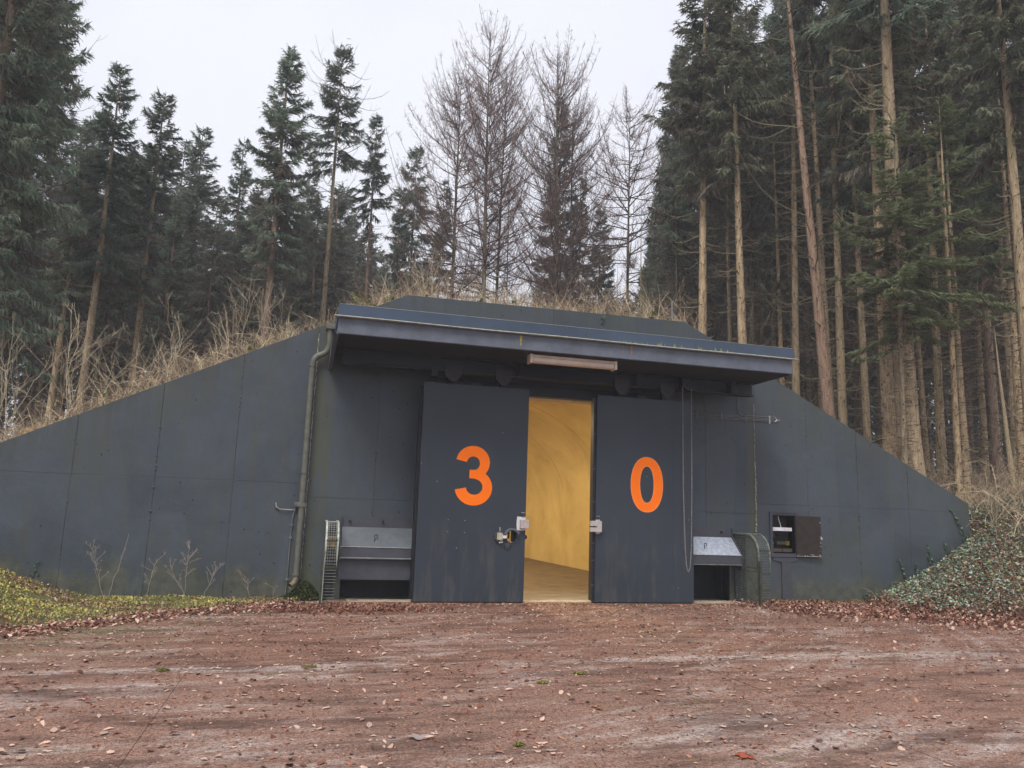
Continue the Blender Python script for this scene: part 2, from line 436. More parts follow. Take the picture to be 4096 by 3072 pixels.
def bark(name, a, b, moss):
    t = NT(name); p = t.obj(); g = t.pos()
    n1 = t.noise(t.scale(p, (1, 1, 0.35)), 9, 5, 0.7)
    c = t.ramp(n1, 0.3, 0.72, a, b)
    ri = t.n('ObjectInfo', out=5)
    c = t.mix(1.0, c, t.ramp(ri, 0, 1, (0.72, 0.74, 0.76), (1.18, 1.12, 1.05)), 'MULTIPLY')
    m2 = t.noise(t.scale(p, (1, 1, 0.5)), 1.6, 4, 0.65)
    c = t.mix(t.mapr(m2, 0.50, 0.66, 0, moss), c, (0.12, 0.13, 0.05))
    kn = t.math('LESS_THAN', t.math('ADD', t.voro(t.scale(p, (1, 1, 1.2)), 3.2, out=0), t.math('MULTIPLY', t.noise(p, 20, 2), .06)), 0.18)
    c = t.mix(t.mapr(t.noise(t.scale(p, (1, 1, .6)), 26, 3, .8), .48, .62, 0, .5), c, tuple(k * .55 for k in a))
    c = t.mix(t.math('MULTIPLY', kn, 0.8), c, (0.035, 0.028, 0.022))
    t.bump(n1, 0.6, 0.03)
    return t.fin(c, 0.85)
M['bark_tan'] = bark('bark_tan', (0.20, 0.145, 0.09), (0.64, 0.50, 0.32), 0.4)
M['bark_red'] = bark('bark_red', (0.14, 0.095, 0.07), (0.46, 0.32, 0.24), 0.2)
M['bark_dark'] = bark('bark_dark', (0.07, 0.056, 0.042), (0.26, 0.205, 0.145), 0.5)
M['branch'] = simple('branch_bark', (0.055, 0.045, 0.036), 0.85, 0, 0.4, 3)

# ================================================================ terrain
def ss(t): t = np.clip(t, 0, 1); return t * t * (3 - 2 * t)
def Ptop(x):
    return np.interp(x, [-8.2, 1.74, 7.9, 15.3, 60], [1.04, 5.95, 6.0, 2.27, 2.27])
def wob(x, y):
    return (np.sin(x * .9 + 1.3) * np.cos(y * .7 + .4) * .5 + np.sin(x * .37 - y * .53) * .6 + np.sin(x * 2.3 + y * 1.9) * .15)
def Hf(x, y):
    x = np.asarray(x, float); y = np.asarray(y, float)
    rgt = np.clip((x - 10) / 30, 0, 1)
    F = 2.55 + 0.018 * np.clip(y - W, 0, 60) + 0.25 * wob(x * .6, y * .6) + rgt * 0.8
    # front
    zl = 0.25 * np.minimum(np.maximum(0, -3.3 - x), 4.5) ** 1.3 * ss((y - 8.0) / 3.5)
    ye = np.interp(x, [11.5, 11.94, 13, 16, 22, 40], [13, 12.4, 11.7, 10.8, 10, 9.0])
    d = np.minimum(np.maximum(0, x - 11.35 - .38 * np.maximum(0, y - 13)), np.maximum(0, y - ye))
    zr = 0.27 * d ** 1.42
    fr = zl + zr
    fr = np.where(fr > 0.02, fr + 0.05 * wob(x * 1.7, y * 1.7) * np.clip(fr * 2, 0, 1), fr)
    cap = np.minimum(F + .3, 3.2)
    fr = np.minimum(fr, cap)
    # behind
    m = Ptop(x) - .10 + .05 * wob(x * 2, y * 2) * ss((y - W - .4) / 1.5)
    s = ss((y - W - .5) / 6)
    low = m + s * np.maximum(0, F - m)
    hi = F + (m - F) * (1 - ss((y - W - 17) / 16))
    bk = np.where(m > F, hi, low)
    q = np.clip((x - 15.25) / 2.5, 0, 1)
    t = ss((y - (W + .08 - 1.2 * q)) / (.22 + 4.0 * q))
    h = fr * (1 - t) + bk * t
    flat = (fr <= 0.012) & (y < W + .1)
    return np.where(flat, -0.03, h)
def axis(a, b, segs):
    out = []
    for lo, hi, st in segs: out.append(np.arange(lo, hi, st))
    out.append([b]); return np.unique(np.concatenate(out).round(4))
gx = axis(-400, 400, [(-400, -60, 40), (-60, -14, 3), (-14, -8, .6), (-8, 2, .25), (2, 11, .5), (11, 22, .22), (22, 60, 2), (60, 400, 40)])
gy = axis(-60, 600, [(-60, 0, 10), (0, 8, 1.), (8, 15, .22), (15, 28, .4), (28, 60, 2), (60, 600, 40)])
gy = gy[(gy < W - .1) | (gy > W + .45)]
gy = np.unique(np.concatenate([gy, [W, W + .08, W + .3, W + .42]]))
XX, YY = np.meshgrid(gx, gy)
ZZ = Hf(XX, YY)
nx, ny = len(gx), len(gy)
idx = np.arange(nx * ny).reshape(ny, nx)
Q = np.stack([idx[:-1, :-1], idx[:-1, 1:], idx[1:, 1:], idx[1:, :-1]], -1)
jr = np.argmin(np.abs(gy - (W + .08)))
keep = np.ones((ny - 1, nx - 1), bool)
keep[jr, (gx[:-1] > -8.15) & (gx[1:] < 15.3)] = False
g = G(); g.add(np.stack([XX, YY, ZZ], -1), Q[keep])
tag(g.build('ground', M['ground'], smooth=True), kind='structure')

# concrete apron: slabs with recessed joints
pad = empty('concrete_apron', (0, 0, 0)); tag(pad, kind='structure')
g = G(); g.box(-15, 22, -12, W - .002, -.06, -.006); g.build('joint_bed', simple('joint_litter', (0.13, 0.085, 0.06), 0.95, 0, 0.7, 30), pad)
xs = [-15, -6.45, -.97, 4.52, 10.0, 15.5, 22]; ysl = [-12, -2.6, 3.0, 8.66, 14.18, W - .004]
for i in range(len(xs) - 1):
    for j in range(len(ysl) - 1):
        g = G(); jw = .006
        dz = rnd.uniform(-.002, .002) if j < 3 else 0
        nseg = 8
        # joint across at y=8.66 runs slightly askew, as cast
        sk = lambda x, yy: yy + (0.03 * (x - 2) if abs(yy - 8.66) < .01 else 0)
        jl = {-.97: .003, 4.52: .010}.get(xs[i], .003) if j < 3 else .0004; jr_ = {-.97: .003, 4.52: .010}.get(xs[i + 1], .003) if j < 3 else .0004
        a, b = xs[i] + jl, xs[i + 1] - jr_
        xsn = np.linspace(a, b, nseg + 1)
        lo = np.array([sk(x, ysl[j]) + jw + rnd.uniform(-.003, .006) for x in xsn]); hi = np.array([sk(x, ysl[j + 1]) - jw + rnd.uniform(-.006, .003) for x in xsn])
        if j == len(ysl) - 2: hi[:] = ysl[-1]
        V = [(x, y, dz) for x, y in zip(xsn, lo)] + [(x, y, dz) for x, y in zip(xsn, hi)] + [(x, y, -.04) for x, y in zip(xsn, lo)] + [(x, y, -.04) for x, y in zip(xsn, hi)]
        n1 = nseg + 1
        Qs = []
        for k in range(nseg):
            Qs += [(k, k + 1, n1 + k + 1, n1 + k), (2 * n1 + k, 2 * n1 + k + 1, k + 1, k), (n1 + k, n1 + k + 1, 3 * n1 + k + 1, 3 * n1 + k)]
        Qs += [(0, n1, 3 * n1, 2 * n1), (nseg, 2 * n1 + nseg, 3 * n1 + nseg, n1 + nseg)]
        g.add(V, Qs)
        g.build('concrete_slab', M['pad'] if j < 4 else M['pad'], pad)

# ================================================================ bunker
bunker = empty('earth_covered_bunker', (4.84, W, 0))
tag(bunker, 'dark grey concrete bunker front with sloping wing walls and sliding steel doors', 'bunker')
BL = (4.84, W, 0)
def bpart(g, name, mats, smooth=False, parent=None):
    o = g.build(name, mats, bunker if parent is None else parent, smooth)
    if parent is None: off(o, BL)
    return o

def cell(x0, x1, z0, z1, holes=(), y0=W, th=.35, gap=.0018):
    """wall panel clipped by the sloping coping, with rectangular holes"""
    x0 += gap; x1 -= gap; z0 += .0008 * (z0 > 0); z1 -= .0008
    bx = {x0, x1}; bz = {z0, z1}
    for px in (1.74, 7.9, 15.3): bx.add(px) if x0 < px < x1 else None
    for a, b, c, d in holes:
        for v in (a, b):
            if x0 < v < x1: bx.add(v)
        for v in (c, d):
            if z0 < v < z1: bz.add(v)
    # crossings of the coping with the z breaks
    for zb in list(bz):
        for sx, sz, k in ((1.74, 5.95, (5.95 - 1.04) / (1.74 + 8.2)), (7.9, 6.0, (2.27 - 6.0) / (15.3 - 7.9))):
            xc = sx + (zb - sz) / k
            if x0 < xc < x1 and abs(float(Ptop(xc)) - zb) < .01: bx.add(xc)
    bx = sorted(bx); bz = sorted(bz)
    g = G(); Vd = {}; V = []; F = []
    def vid(x, y, z):
        k = (round(x, 4), round(y, 4), round(z, 4))
        if k not in Vd: Vd[k] = len(V); V.append(k)
        return Vd[k]
    def occ(i, j):
        if i < 0 or j < 0 or i >= len(bx) - 1 or j >= len(bz) - 1: return False
        xm = (bx[i] + bx[i + 1]) / 2; zm = (bz[j] + bz[j + 1]) / 2
        for a, b, c, d in holes:
            if a < xm < b and c < zm < d: return False
        return max(Ptop(bx[i]), Ptop(bx[i + 1])) > bz[j] + .002
    y1 = y0 + th
    for i in range(len(bx) - 1):
        for j in range(len(bz) - 1):
            if not occ(i, j): continue
            a, b, c = bx[i], bx[i + 1], bz[j]
            da = min(bz[j + 1], float(Ptop(a))); db = min(bz[j + 1], float(Ptop(b)))
            da = max(da, c); db = max(db, c)
            f = [vid(a, y0, c), vid(b, y0, c), vid(b, y0, db), vid(a, y0, da)]
            k = [vid(a, y1, c), vid(b, y1, c), vid(b, y1, db), vid(a, y1, da)]
            def addf(*q):
                u = []
                for v in q:
                    if v not in u: u.append(v)
                if len(u) > 2: F.append(u)
            addf(*f); addf(*k[::-1])
            if not occ(i, j - 1): addf(f[1], f[0], k[0], k[1])
            if not occ(i, j + 1) or da < bz[j + 1] - .001 or db < bz[j + 1] - .001: addf(f[3], f[2], k[2], k[3])
            if not occ(i - 1, j): addf(f[0], f[3], k[3], k[0])
            if not occ(i + 1, j): addf(f[2], f[1], k[1], k[2])
    if not F: return None
    g.poly(V, F); return g
DOOR = (2.88, 6.88, -1, 4.10)
NL = (.80, 2.88, -1, .72); NR = (6.88, 8.92, -1, .74); FB = (9.97, 10.54, 1.02, 1.84)
xl = [-8.2, -6.6, -5.28, -3.93, -2.58, -1.25, .075]
xr = [9.58, 10.905, 12.225, 13.6, 15.3]
def panel(x0, x1, z0, z1, holes=()):
    g = cell(x0, x1, z0, z1, holes, y0=W + rnd.uniform(-.003, .003))
    if g:
        o = bpart(g, 'concrete_panel', M['wall']); bevel(o, .003, 1)
for a, b in zip(xl[:-1], xl[1:]):
    panel(a, b, 0, 2.1); panel(a, b, 2.1, 6)
for a, b in zip(xr[:-1], xr[1:]):
    panel(a, b, 0, 2.07, [FB]); panel(a, b, 2.07, 6)
xc = [.075, 1.315, 2.88, 4.84, 6.88, 8.37, 9.58]
for a, b in zip(xc[:-1], xc[1:]):
    panel(a, b, 0, 1.85, [DOOR, NL, NR, (2.88, 6.88, -1, 1.85)])
    panel(a, b, 1.85, 4.62, [DOOR, (2.88, 6.88, 1, 4.10)])
panel(.075, 4.84, 4.62, 6.2); panel(4.84, 9.58, 4.62, 6.2)
# solid core behind the joints so no light leaks through
for a, b, c, d in ((-8.15, 2.86, 0, 6), (6.9, 15.28, 0, 6), (2.86, 6.9, 4.14, 6)):
    cg = cell(a, b, c, d, [NL, NR, FB], y0=W + .05, th=.27)
    V = np.array(cg.V[0]); V[:, 2] -= .02 * (V[:, 2] > .5); cg.V[0] = V
    bpart(cg, 'wall_core', M['black'])
# ragged form-joint ridges along the panel seams
def ridge(x, z0, z1, w=.010):
    z = np.arange(z0, z1, .035); n = len(z)
    g = G(); P = np.stack([x + rng.normal(0, .004, n), np.full(n, W), z], -1)
    rr = np.abs(rng.normal(0, w * .6, n)) + .002
    rr *= (np.sin(z * 2.1 + x) > -.6) * 1.0 + .15
    g.tubes(P, rr[None], 5)
    bpart(g, 'joint_ridge', M['wall'])
for x, z0, z1 in ((-3.93, .3, 3.05), (-2.58, .1, 3.75), (-1.25, .08, 4.4), (10.905, .1, 4.38), (12.225, .1, 3.7), (13.6, .5, 3.0), (-5.28, .5, 2.4), (1.315, 1.6, 4.5)):
    ridge(x, z0, z1)
# pale lime sealant squeezed out of the right-hand expansion joint, flaking at the left one
sealm = simple('lichen_on_sealant', (0.30, 0.29, 0.17), 0.9, 0, 0.5, 14, 0.5)
z = np.arange(1.45, 4.3, .03); n = len(z)
g = G(); g.tubes(np.stack([9.58 + rng.normal(0, .006, n), np.full(n, W - .004), z], -1), (np.abs(rng.normal(.012, .006, n)) * np.clip((z < 3.0) * 1.0 + .45, 0, 1) + .003)[None], 5)
bpart(g, 'joint_sealant', sealm)
z = np.arange(.35, 5.0, .04); n = len(z)
g = G(); g.tubes(np.stack([.075 + rng.normal(0, .004, n), np.full(n, W - .002), z], -1), (np.abs(rng.normal(.004, .004, n)) + .001)[None], 4)
bpart(g, 'joint_sealant', M['chip'])
# niches under the hoods, added so the voids there read dark
for a, b, zt in ((.80, 2.88, .72), (6.88, 8.92, .74)):
    g = G(); g.box(a - .05, b + .05, W + .62, W + .7, -.05, zt + .05); g.box(a - .06, a, W + .36, W + .66, -.05, zt + .05); g.box(b, b + .06, W + .36, W + .66, -.05, zt + .05)
    g.box(a - .05, b + .05, W + .33, W + .66, zt, zt + .06)
    bpart(g, 'niche_lining', M['steel'])
    g = G(); g.box(a - .03, b + .03, W - .003, W + .64, -.08, -.006); bpart(g, 'niche_floor', M['conc'])
# sill strip in front of the niches: pale bare concrete, and the rail groove
g = G(); g.box(.92, 2.9, 14.52, W - .001, -.02, .012); g.box(6.9, 9.0, 14.52, W - .001, -.02, .012); g.box(2.9, 6.9, 14.70, W - .001, -.02, .009)
bpart(g, 'sill_slab', M['conc'])
g = G(); g.box(.6, 9.2, 14.36, 14.39, -.01, .016); g.box(.6, 9.2, 14.47, 14.50, -.01, .016); g.box(.6, 9.2, 14.392, 14.468, -.01, .006, m=1)
bpart(g, 'floor_rail', [simple('rusty_rail', (0.34, 0.16, 0.09), 0.6, 0.2, 0.5, 5), M['black']])

# door opening surround, tunnel
g = G()
g.box(2.55, 2.88, W + .351, W + .72, 0, 4.4); g.box(6.88, 7.21, W + .351, W + .72, 0, 4.4); g.box(2.88, 6.88, W + .351, W + .72, 4.10, 4.4)
bpart(g, 'opening_surround', simple('surround_wash', (0.62, 0.55, 0.50), 0.7))
g = G(); g.box(2.4, 7.4, W - .09, W - .003, 4.06, 4.30); bpart(g, 'door_header', M['steel'])
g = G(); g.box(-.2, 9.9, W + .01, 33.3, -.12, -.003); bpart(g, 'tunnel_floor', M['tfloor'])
a = np.linspace(0, np.pi, 33)
prof = [(9.0, -.02), (9.0, 1.2)] + [(4.84 + 4.16 * math.cos(t), 2.3 + 2.95 * math.sin(t)) for t in a] + [(.68, 1.2), (.68, -.02)]
g = G(); ysn = np.linspace(W + .73, 33.2, 18); V = []; Qs = []
for yy in ysn:
    for p in prof: V.append((p[0], yy, p[1]))
n = len(prof)
for i in range(len(ysn) - 1):
    for j in range(n - 1): Qs.append((i * n + j, (i + 1) * n + j, (i + 1) * n + j + 1, i * n + j + 1))
g.add(V, Qs)
bpart(g, 'tunnel_vault', M['tunnel'], True)
g = G(); g.box(.5, 9.2, 33.2, 33.4, -.1, 5.6); bpart(g, 'tunnel_end_wall', M['tunnel'])
g = G()
g.box(.5, 2.55, W + .70, W + .72, 0, 5.4); g.box(7.21, 9.2, W + .70, W + .72, 0, 5.4); g.box(2.55, 7.21, W + .70, W + .72, 4.4, 5.4)
bpart(g, 'tunnel_front_wall', M['tunnel'])
# shuttering joints in the vault: thin proud seams
g = G()
for yy in (18.5, 22.4, 26.3, 30.2):
    pts = [(4.84 + 4.15 * math.cos(t), yy, 2.3 + 2.94 * math.sin(t)) for t in np.linspace(.1, 3.0, 50)]
    g.tubes(np.array(pts), .006, 4)
for tt in (.55, 1.15, 1.57, 2.0, 2.6):
    g.tubes(np.array([(4.84 + 4.15 * math.cos(tt), yy, 2.3 + 2.94 * math.sin(tt)) for yy in np.linspace(16, 33, 40)]) + rng.normal(0, .003, (40, 3)), .006, 4)
bpart(g, 'vault_seam', M['tunnel'])
# lit battens under the crown of the vault (they light the tunnel)
em = bpy.data.materials.new('lit_tube'); em.use_nodes = True
e_ = em.node_tree.nodes; b_ = e_['Principled BSDF']
b_.inputs['Emission Color'].default_value = (1, .62, .2, 1); b_.inputs['Emission Strength'].default_value = 2.0
TUN_E = 190
for k, yy in enumerate((18.2, 23.5, 29.0)):
    t = empty('tunnel_lamp', (4.2, yy, 5.12)); tag(t, 'lit ceiling batten inside the yellow tunnel, number %s in its row from the doors' % ['one', 'two', 'three'][k], 'lamp', 'ceiling battens lighting the tunnel')
    g = G(); g.box(-.08, .08, -.7, .7, -.02, .06); g.build('lamp_housing', M['white'], t)
    g = G(); g.tubes(np.array([(0, -.62, -.045), (0, .62, -.045)]), .018, 8); g.build('lamp_tube', em, t)
    la = bpy.data.lights.new('tunnel_light', 'AREA'); la.shape = 'RECTANGLE'; la.size = .2; la.size_y = 1.3; la.energy = TUN_E; la.color = (1.0, .80, .45)
    lo = bpy.data.objects.new('tunnel_light', la); COL.objects.link(lo); lo.location = (4.2, yy, 5.03)

# canopy
canopy = bpart((lambda g: (g.box(.375, 9.27, 13.15, W - .002, 4.60, 4.885), g)[1])(G()), 'canopy_slab', [M['fascia']])
bevel(canopy, .012, 2)
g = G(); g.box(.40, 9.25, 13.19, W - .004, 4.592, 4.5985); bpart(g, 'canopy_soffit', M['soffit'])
fl = G()
fl.box(.355, 9.29, 13.10, 13.125, 4.895, 5.10)
fl.box(.355, .38, 13.126, W, 4.895, 5.10); fl.box(9.265, 9.29, 13.126, W, 4.895, 5.10)
fl.box(.355, 9.29, 13.10, 13.22, 5.101, 5.108, m=1)
o = bpart(fl, 'canopy_flashing', [M['flash'], M['flash']]); bevel(o, .004, 1)
g = G()
xx = np.linspace(.30, 9.35, 60)
g.tubes(np.stack([xx, 13.075 + 0 * xx + rng.normal(0, .0015, 60), 4.892 + .004 * np.sin(xx * 1.7)], -1), .012, 6)
g.box(.33, 9.31, 13.08, 13.16, 4.884, 4.895)
bpart(g, 'drip_edge', M['drip'])
g = G(); g.tubes(np.stack([xx * .98 + .09, 13.11 + 0 * xx, 5.112 + 0 * xx], -1), .004, 4); bpart(g, 'flashing_top_edge', M['drip'])
g = G(); g.box(.42, 9.22, 13.3, W - .01, 4.89, 5.0); bpart(g, 'canopy_roof', simple('roof_felt', (.05, .05, .045), .9))
g = G(); g.prism([(13.2, 4.6), (W, 4.6), (W, 4.30), (W - .25, 4.30)], 0, .30, .37); bpart(g, 'canopy_side_board', M['fascia'])
# sheet overlaps on the flashing
for xj in (2.6, 4.86, 7.1):
    g = G(); g.box(xj, xj + .05, 13.094, 13.099, 4.90, 5.10); bpart(g, 'sheet_overlap', M['flash'])
# rust and lichen run marks: thin crusts on the fascia
runm = simple('rust_run', (0.30, 0.16, 0.07), 0.9, 0, 0.5, 30)
runy = simple('lichen_run', (0.36, 0.30, 0.06), 0.9, 0, 0.5, 30)
for xm, l, mt, w_ in ((3.62, .20, runy, .016), (5.62, .17, runm, .010), (5.79, .19, runm, .014), (5.70, .08, runm, .007)):
    g = G(); zz = np.linspace(4.875, 4.875 - l, 9)
    ww = w_ * (1 + rng.uniform(-.5, .7, 9)) * np.linspace(1.1, .5, 9)
    V = [(xm - ww[i] + rng.normal(0, .003), 13.1472, zz[i]) for i in range(9)] + [(xm + ww[i], 13.1472, zz[i]) for i in range(9)]
    g.add(V, [(i, i + 1, 10 + i, 9 + i) for i in range(8)]); bpart(g, 'stain_run', mt)
g = G()
for k in range(46):
    xm = 4.0 + 4.6 * rng.random(); hh = rng.uniform(.015, .07) * (1.3 if 5.6 < xm < 7.8 else .5); w_ = rng.uniform(.008, .03)
    g.add([(xm - w_, 13.0975, 4.897), (xm + w_, 13.0975, 4.897), (xm + w_ * .2, 13.0975, 4.897 + hh), (xm - w_ * .2, 13.0975, 4.897 + hh * .9)], [(0, 1, 2, 3)])
bpart(g, 'lichen_fringe', simple('yellow_lichen', (0.24, 0.25, 0.09), 0.9, 0, 0.4, 20))['kind'] = 'stuff'

# rail beam, hangers
g = G()
g.box(.52, 9.13, 14.30, 14.52, 4.565, 4.59); g.box(.52, 9.13, 14.40, 14.42, 4.33, 4.565); g.box(.52, 9.13, 14.30, 14.52, 4.31, 4.332)
beam = bpart(g, 'rail_beam', M['steel'])
g = G(); g.box(.52, 2.2, 14.27, 14.30, 4.34, 4.585); bpart(g, 'beam_cover_plate', M['steel'])
for xb in (2.25, 3.95, 6.45, 8.6):
    g = G(); g.box(xb - .06, xb + .06, 14.26, 14.54, 4.2 if xb < 3 else 4.33, 4.59); bpart(g, 'beam_bracket', M['steel'])
dk = simple('hanger_plate_steel', (0.032, 0.032, 0.038), 0.6, 0.1)
# sliding doors
def hexpts(cx, w, zt, zb): return [(cx - w, zt), (cx - w * .95, (zt + zb) / 2 + .02), (cx - w * .3, zb), (cx + w * .3, zb), (cx + w * .95, (zt + zb) / 2 + .02), (cx + w, zt)]
def door(x0, x1, hole=None):
    g = G(); y0, y1 = 14.40, 14.62; z0, z1 = .035, 4.095
    if hole:
        cx, cz, r = hole; s_ = r * 1.25
        for (a, b, c, d) in ((x0, cx - s_, z0, z1), (cx + s_, x1, z0, z1), (cx - s_, cx + s_, z0, cz - s_), (cx - s_, cx + s_, cz + s_, z1)):
            for yy, fl_ in ((y0, 0), (y1, 1)):
                q = [(a, yy, c), (b, yy, c), (b, yy, d), (a, yy, d)]
                g.add(q, [(0, 1, 2, 3) if not fl_ else (3, 2, 1, 0)])
        N = 40; an = np.arange(N) * 2 * np.pi / N
        ci = np.stack([cx + r * np.cos(an), cz + r * np.sin(an)], -1)
        k = s_ / np.maximum(abs(np.cos(an)), abs(np.sin(an)))
        sq = np.stack([cx + k * np.cos(an), cz + k * np.sin(an)], -1)
        for yy, fl_ in ((y0, 0), (y1, 1)):
            V = [(p[0], yy, p[1]) for p in ci] + [(p[0], yy, p[1]) for p in sq]
            Qh = [(i, N + i, N + (i + 1) % N, (i + 1) % N) for i in range(N)]
            if not fl_: Qh = [q[::-1] for q in Qh]
            g.add(V, Qh)
        V = [(p[0], y0, p[1]) for p in ci] + [(p[0], y1, p[1]) for p in ci]
        g.add(V, [(i, (i + 1) % N, N + (i + 1) % N, N + i) for i in range(N)])
        g.add([(x0, y0, z0), (x0, y1, z0), (x0, y1, z1), (x0, y0, z1)], [(0, 3, 2, 1)])
        g.add([(x1, y0, z0), (x1, y1, z0), (x1, y1, z1), (x1, y0, z1)], [(0, 1, 2, 3)])
        g.add([(x0, y0, z1), (x1, y0, z1), (x1, y1, z1), (x0, y1, z1)], [(0, 1, 2, 3)])
        g.add([(x0, y0, z0), (x1, y0, z0), (x1, y1, z0), (x0, y1, z0)], [(3, 2, 1, 0)])
    else:
        g.box(x0, x1, y0, y1, z0, z1)
    return g
dl = bpart(door(2.08, 4.165, (3.895, 1.235, .105)), 'sliding_door', M['door']); dl['label'] = 'left steel door leaf with an orange 3 and a round hole'
dr = bpart(door(5.60, 7.722), 'sliding_door', M['door']); dr['label'] = 'right steel door leaf with an orange 0'
bevel(dr, .006, 2)
def dpart(g, name, mats, parent, smooth=False):
    return g.build(name, mats, parent, smooth)
# numeral 3 as two bent bands; numeral 0 as a ring
def band(pts, w, y, mt, par, name='numeral_stroke', th=.003):
    P = np.array(pts); d = np.gradient(P, axis=0); d /= np.linalg.norm(d, axis=1, keepdims=True)
    nrm = np.stack([-d[:, 1], d[:, 0]], -1); w = np.broadcast_to(w, len(P))[:, None]
    A = P + nrm * w / 2; B = P - nrm * w / 2
    V = [(a[0], y, a[1]) for a in A] + [(b[0], y, b[1]) for b in B]
    V += [(a[0], y + th, a[1]) for a in A] + [(b[0], y + th, b[1]) for b in B]
    n = len(P); Qs = []
    for i in range(n - 1):
        Qs += [(i, i + 1, n + i + 1, n + i), (i, 2 * n + i, 2 * n + i + 1, i + 1), (n + i, n + i + 1, 3 * n + i + 1, 3 * n + i)]
    g = G(); g.add(V, Qs); return dpart(g, name, mt, par)
def arc(cx, cz, rx, rz, a0, a1, n=26):
    t = np.radians(np.linspace(a0, a1, n)); return [(cx + rx * math.cos(q), cz + rz * math.sin(q)) for q in t]
up3 = arc(3.095, 2.600, .228, .222, 172, -62, 30) ; up3 = up3 + [(3.12, 2.385), (3.03, 2.383)]
lo3 = [(3.03, 2.387), (3.12, 2.385)] + arc(3.125, 2.140, .262, .243, 75, -172, 34)
def numeral(name, strokes, par):
    root = None
    for k, (pts, w) in enumerate(strokes):
        o = band(pts, w, 14.3965 - k * .0004, M['orange'], par if root is None else root, name if root is None else 'numeral_stroke')
        root = root or o
    return root
t3 = G()
def bandgeo(g, pts, w, y, th=.003, closed=False, m=0):
    P = np.array(pts)
    if closed: d = np.roll(P, -1, 0) - np.roll(P, 1, 0)
    else: d = np.gradient(P, axis=0)
    d /= np.linalg.norm(d, axis=1, keepdims=True)
    nrm = np.stack([-d[:, 1], d[:, 0]], -1); w = np.broadcast_to(w, len(P))[:, None]
    A = P + nrm * w / 2; B = P - nrm * w / 2
    n = len(P); Qs = []
    V = [(a[0], y, a[1]) for a in A] + [(b[0], y, b[1]) for b in B] + [(a[0], y + th, a[1]) for a in A] + [(b[0], y + th, b[1]) for b in B]
    for i in range(n if closed else n - 1):
        j = (i + 1) % n
        Qs += [(i, j, n + j, n + i), (i, 2 * n + i, 2 * n + j, j), (n + i, n + j, 3 * n + j, 3 * n + i)]
    g.add(V, Qs, m=m)
wu = np.concatenate([np.linspace(.208, .20, 20), np.linspace(.20, .158, 12)])
bandgeo(t3, up3, wu, 14.3965); bandgeo(t3, lo3, np.concatenate([[.158, .165], np.linspace(.175, .218, 34)]), 14.3960)
dpart(t3, 'numeral_three', M['orange'], dl)
# 0: outer 0.70 x 1.10, inner 0.33 x 0.76
t0 = G(); N = 64; an = np.arange(N) * 2 * np.pi / N
def sup(cx, cz, a, b, e): return [(cx + a * math.copysign(abs(math.cos(t)) ** e, math.cos(t)), cz + b * math.copysign(abs(math.sin(t)) ** e, math.sin(t))) for t in an]
ou = sup(6.69, 2.34, .352, .552, .92); inn = sup(6.69, 2.34, .150, .365, .92)
V = [(p[0], 14.3965, p[1]) for p in ou] + [(p[0], 14.3965, p[1]) for p in inn] + [(p[0], 14.3995, p[1]) for p in ou] + [(p[0], 14.3995, p[1]) for p in inn]
Qs = []
for i in range(N):
    j = (i + 1) % N; Qs += [(i, j, N + j, N + i), (i, 2 * N + i, 2 * N + j, j), (N + i, N + j, 3 * N + j, 3 * N + i)]
t0.add(V, Qs); dpart(t0, 'numeral_zero', M['orange'], dr)
t0 = G()
for L_ in (ou, inn): t0.tubes(np.array([(p[0], 14.3955, p[1]) for p in L_ + L_[:1]]), .0022, 4)
dpart(t0, 'numeral_edge', M['line'], dr)
# door bottom seals, side seal angle, edge channels
g = G(); g.box(2.09, 4.16, 14.43, 14.60, .004, .034); dpart(g, 'bottom_seal', M['black'], dl)
g = G(); g.box(5.61, 7.71, 14.43, 14.60, .004, .034); dpart(g, 'bottom_seal', M['black'], dr)
g = G(); g.box(2.035, 2.078, 14.47, 14.66, .08, 4.02); dpart(g, 'side_seal', M['black'], dl)
g = G(); g.box(2.025, 2.034, 14.46, 14.48, .08, 4.02); dpart(g, 'seal_angle', M['steel'], dl)
g = G(); g.box(5.545, 5.598, 14.44, 14.60, .06, 4.05); dpart(g, 'edge_channel', M['steel'], dr)
for zz in (.35, .82, 1.15, 1.95, 2.6, 3.3):
    g = G(); g.box(5.538, 5.60, 14.436, 14.45, zz, zz + .012); dpart(g, 'channel_cleat', M['hood'], dr)
for xx_ in (5.665, 7.28, 7.46):
    g = G(); g.box(xx_ - .003, xx_ + .003, 14.3975, 14.3998, .04, 4.09); dpart(g, 'sheet_seam', M['door'], dr)
for xx_ in ():
    pass
# roller hangers
for par, cs in ((dl, (2.61, 3.60)), (dr, (6.08, 7.09))):
    for cx in cs:
        g = G(); g.prism(hexpts(cx, .165, 4.315, 4.115), 1, 14.262, 14.29)
        g.box(cx - .16, cx + .16, 14.262, 14.29, 4.316, 4.42)
        h = dpart(g, 'roller_hanger', dk, par)
        g = G(); g.tubes(np.array([(cx, 14.25, 4.24), (cx, 14.3, 4.24)]), .022, 10, cap=True); dpart(g, 'hanger_bolt', M['steel'], par)
        g = G(); g.box(cx - .05, cx + .05, 14.43, 14.5, 4.09, 4.34); dpart(g, 'hanger_post', M['steel'], par)
    cx = sum(cs) / 2
    g = G(); g.prism([(cx - .12, 4.09), (cx - .07, 4.15), (cx + .07, 4.15), (cx + .12, 4.09)], 1, 14.41, 14.44); dpart(g, 'door_lug', dk, par)
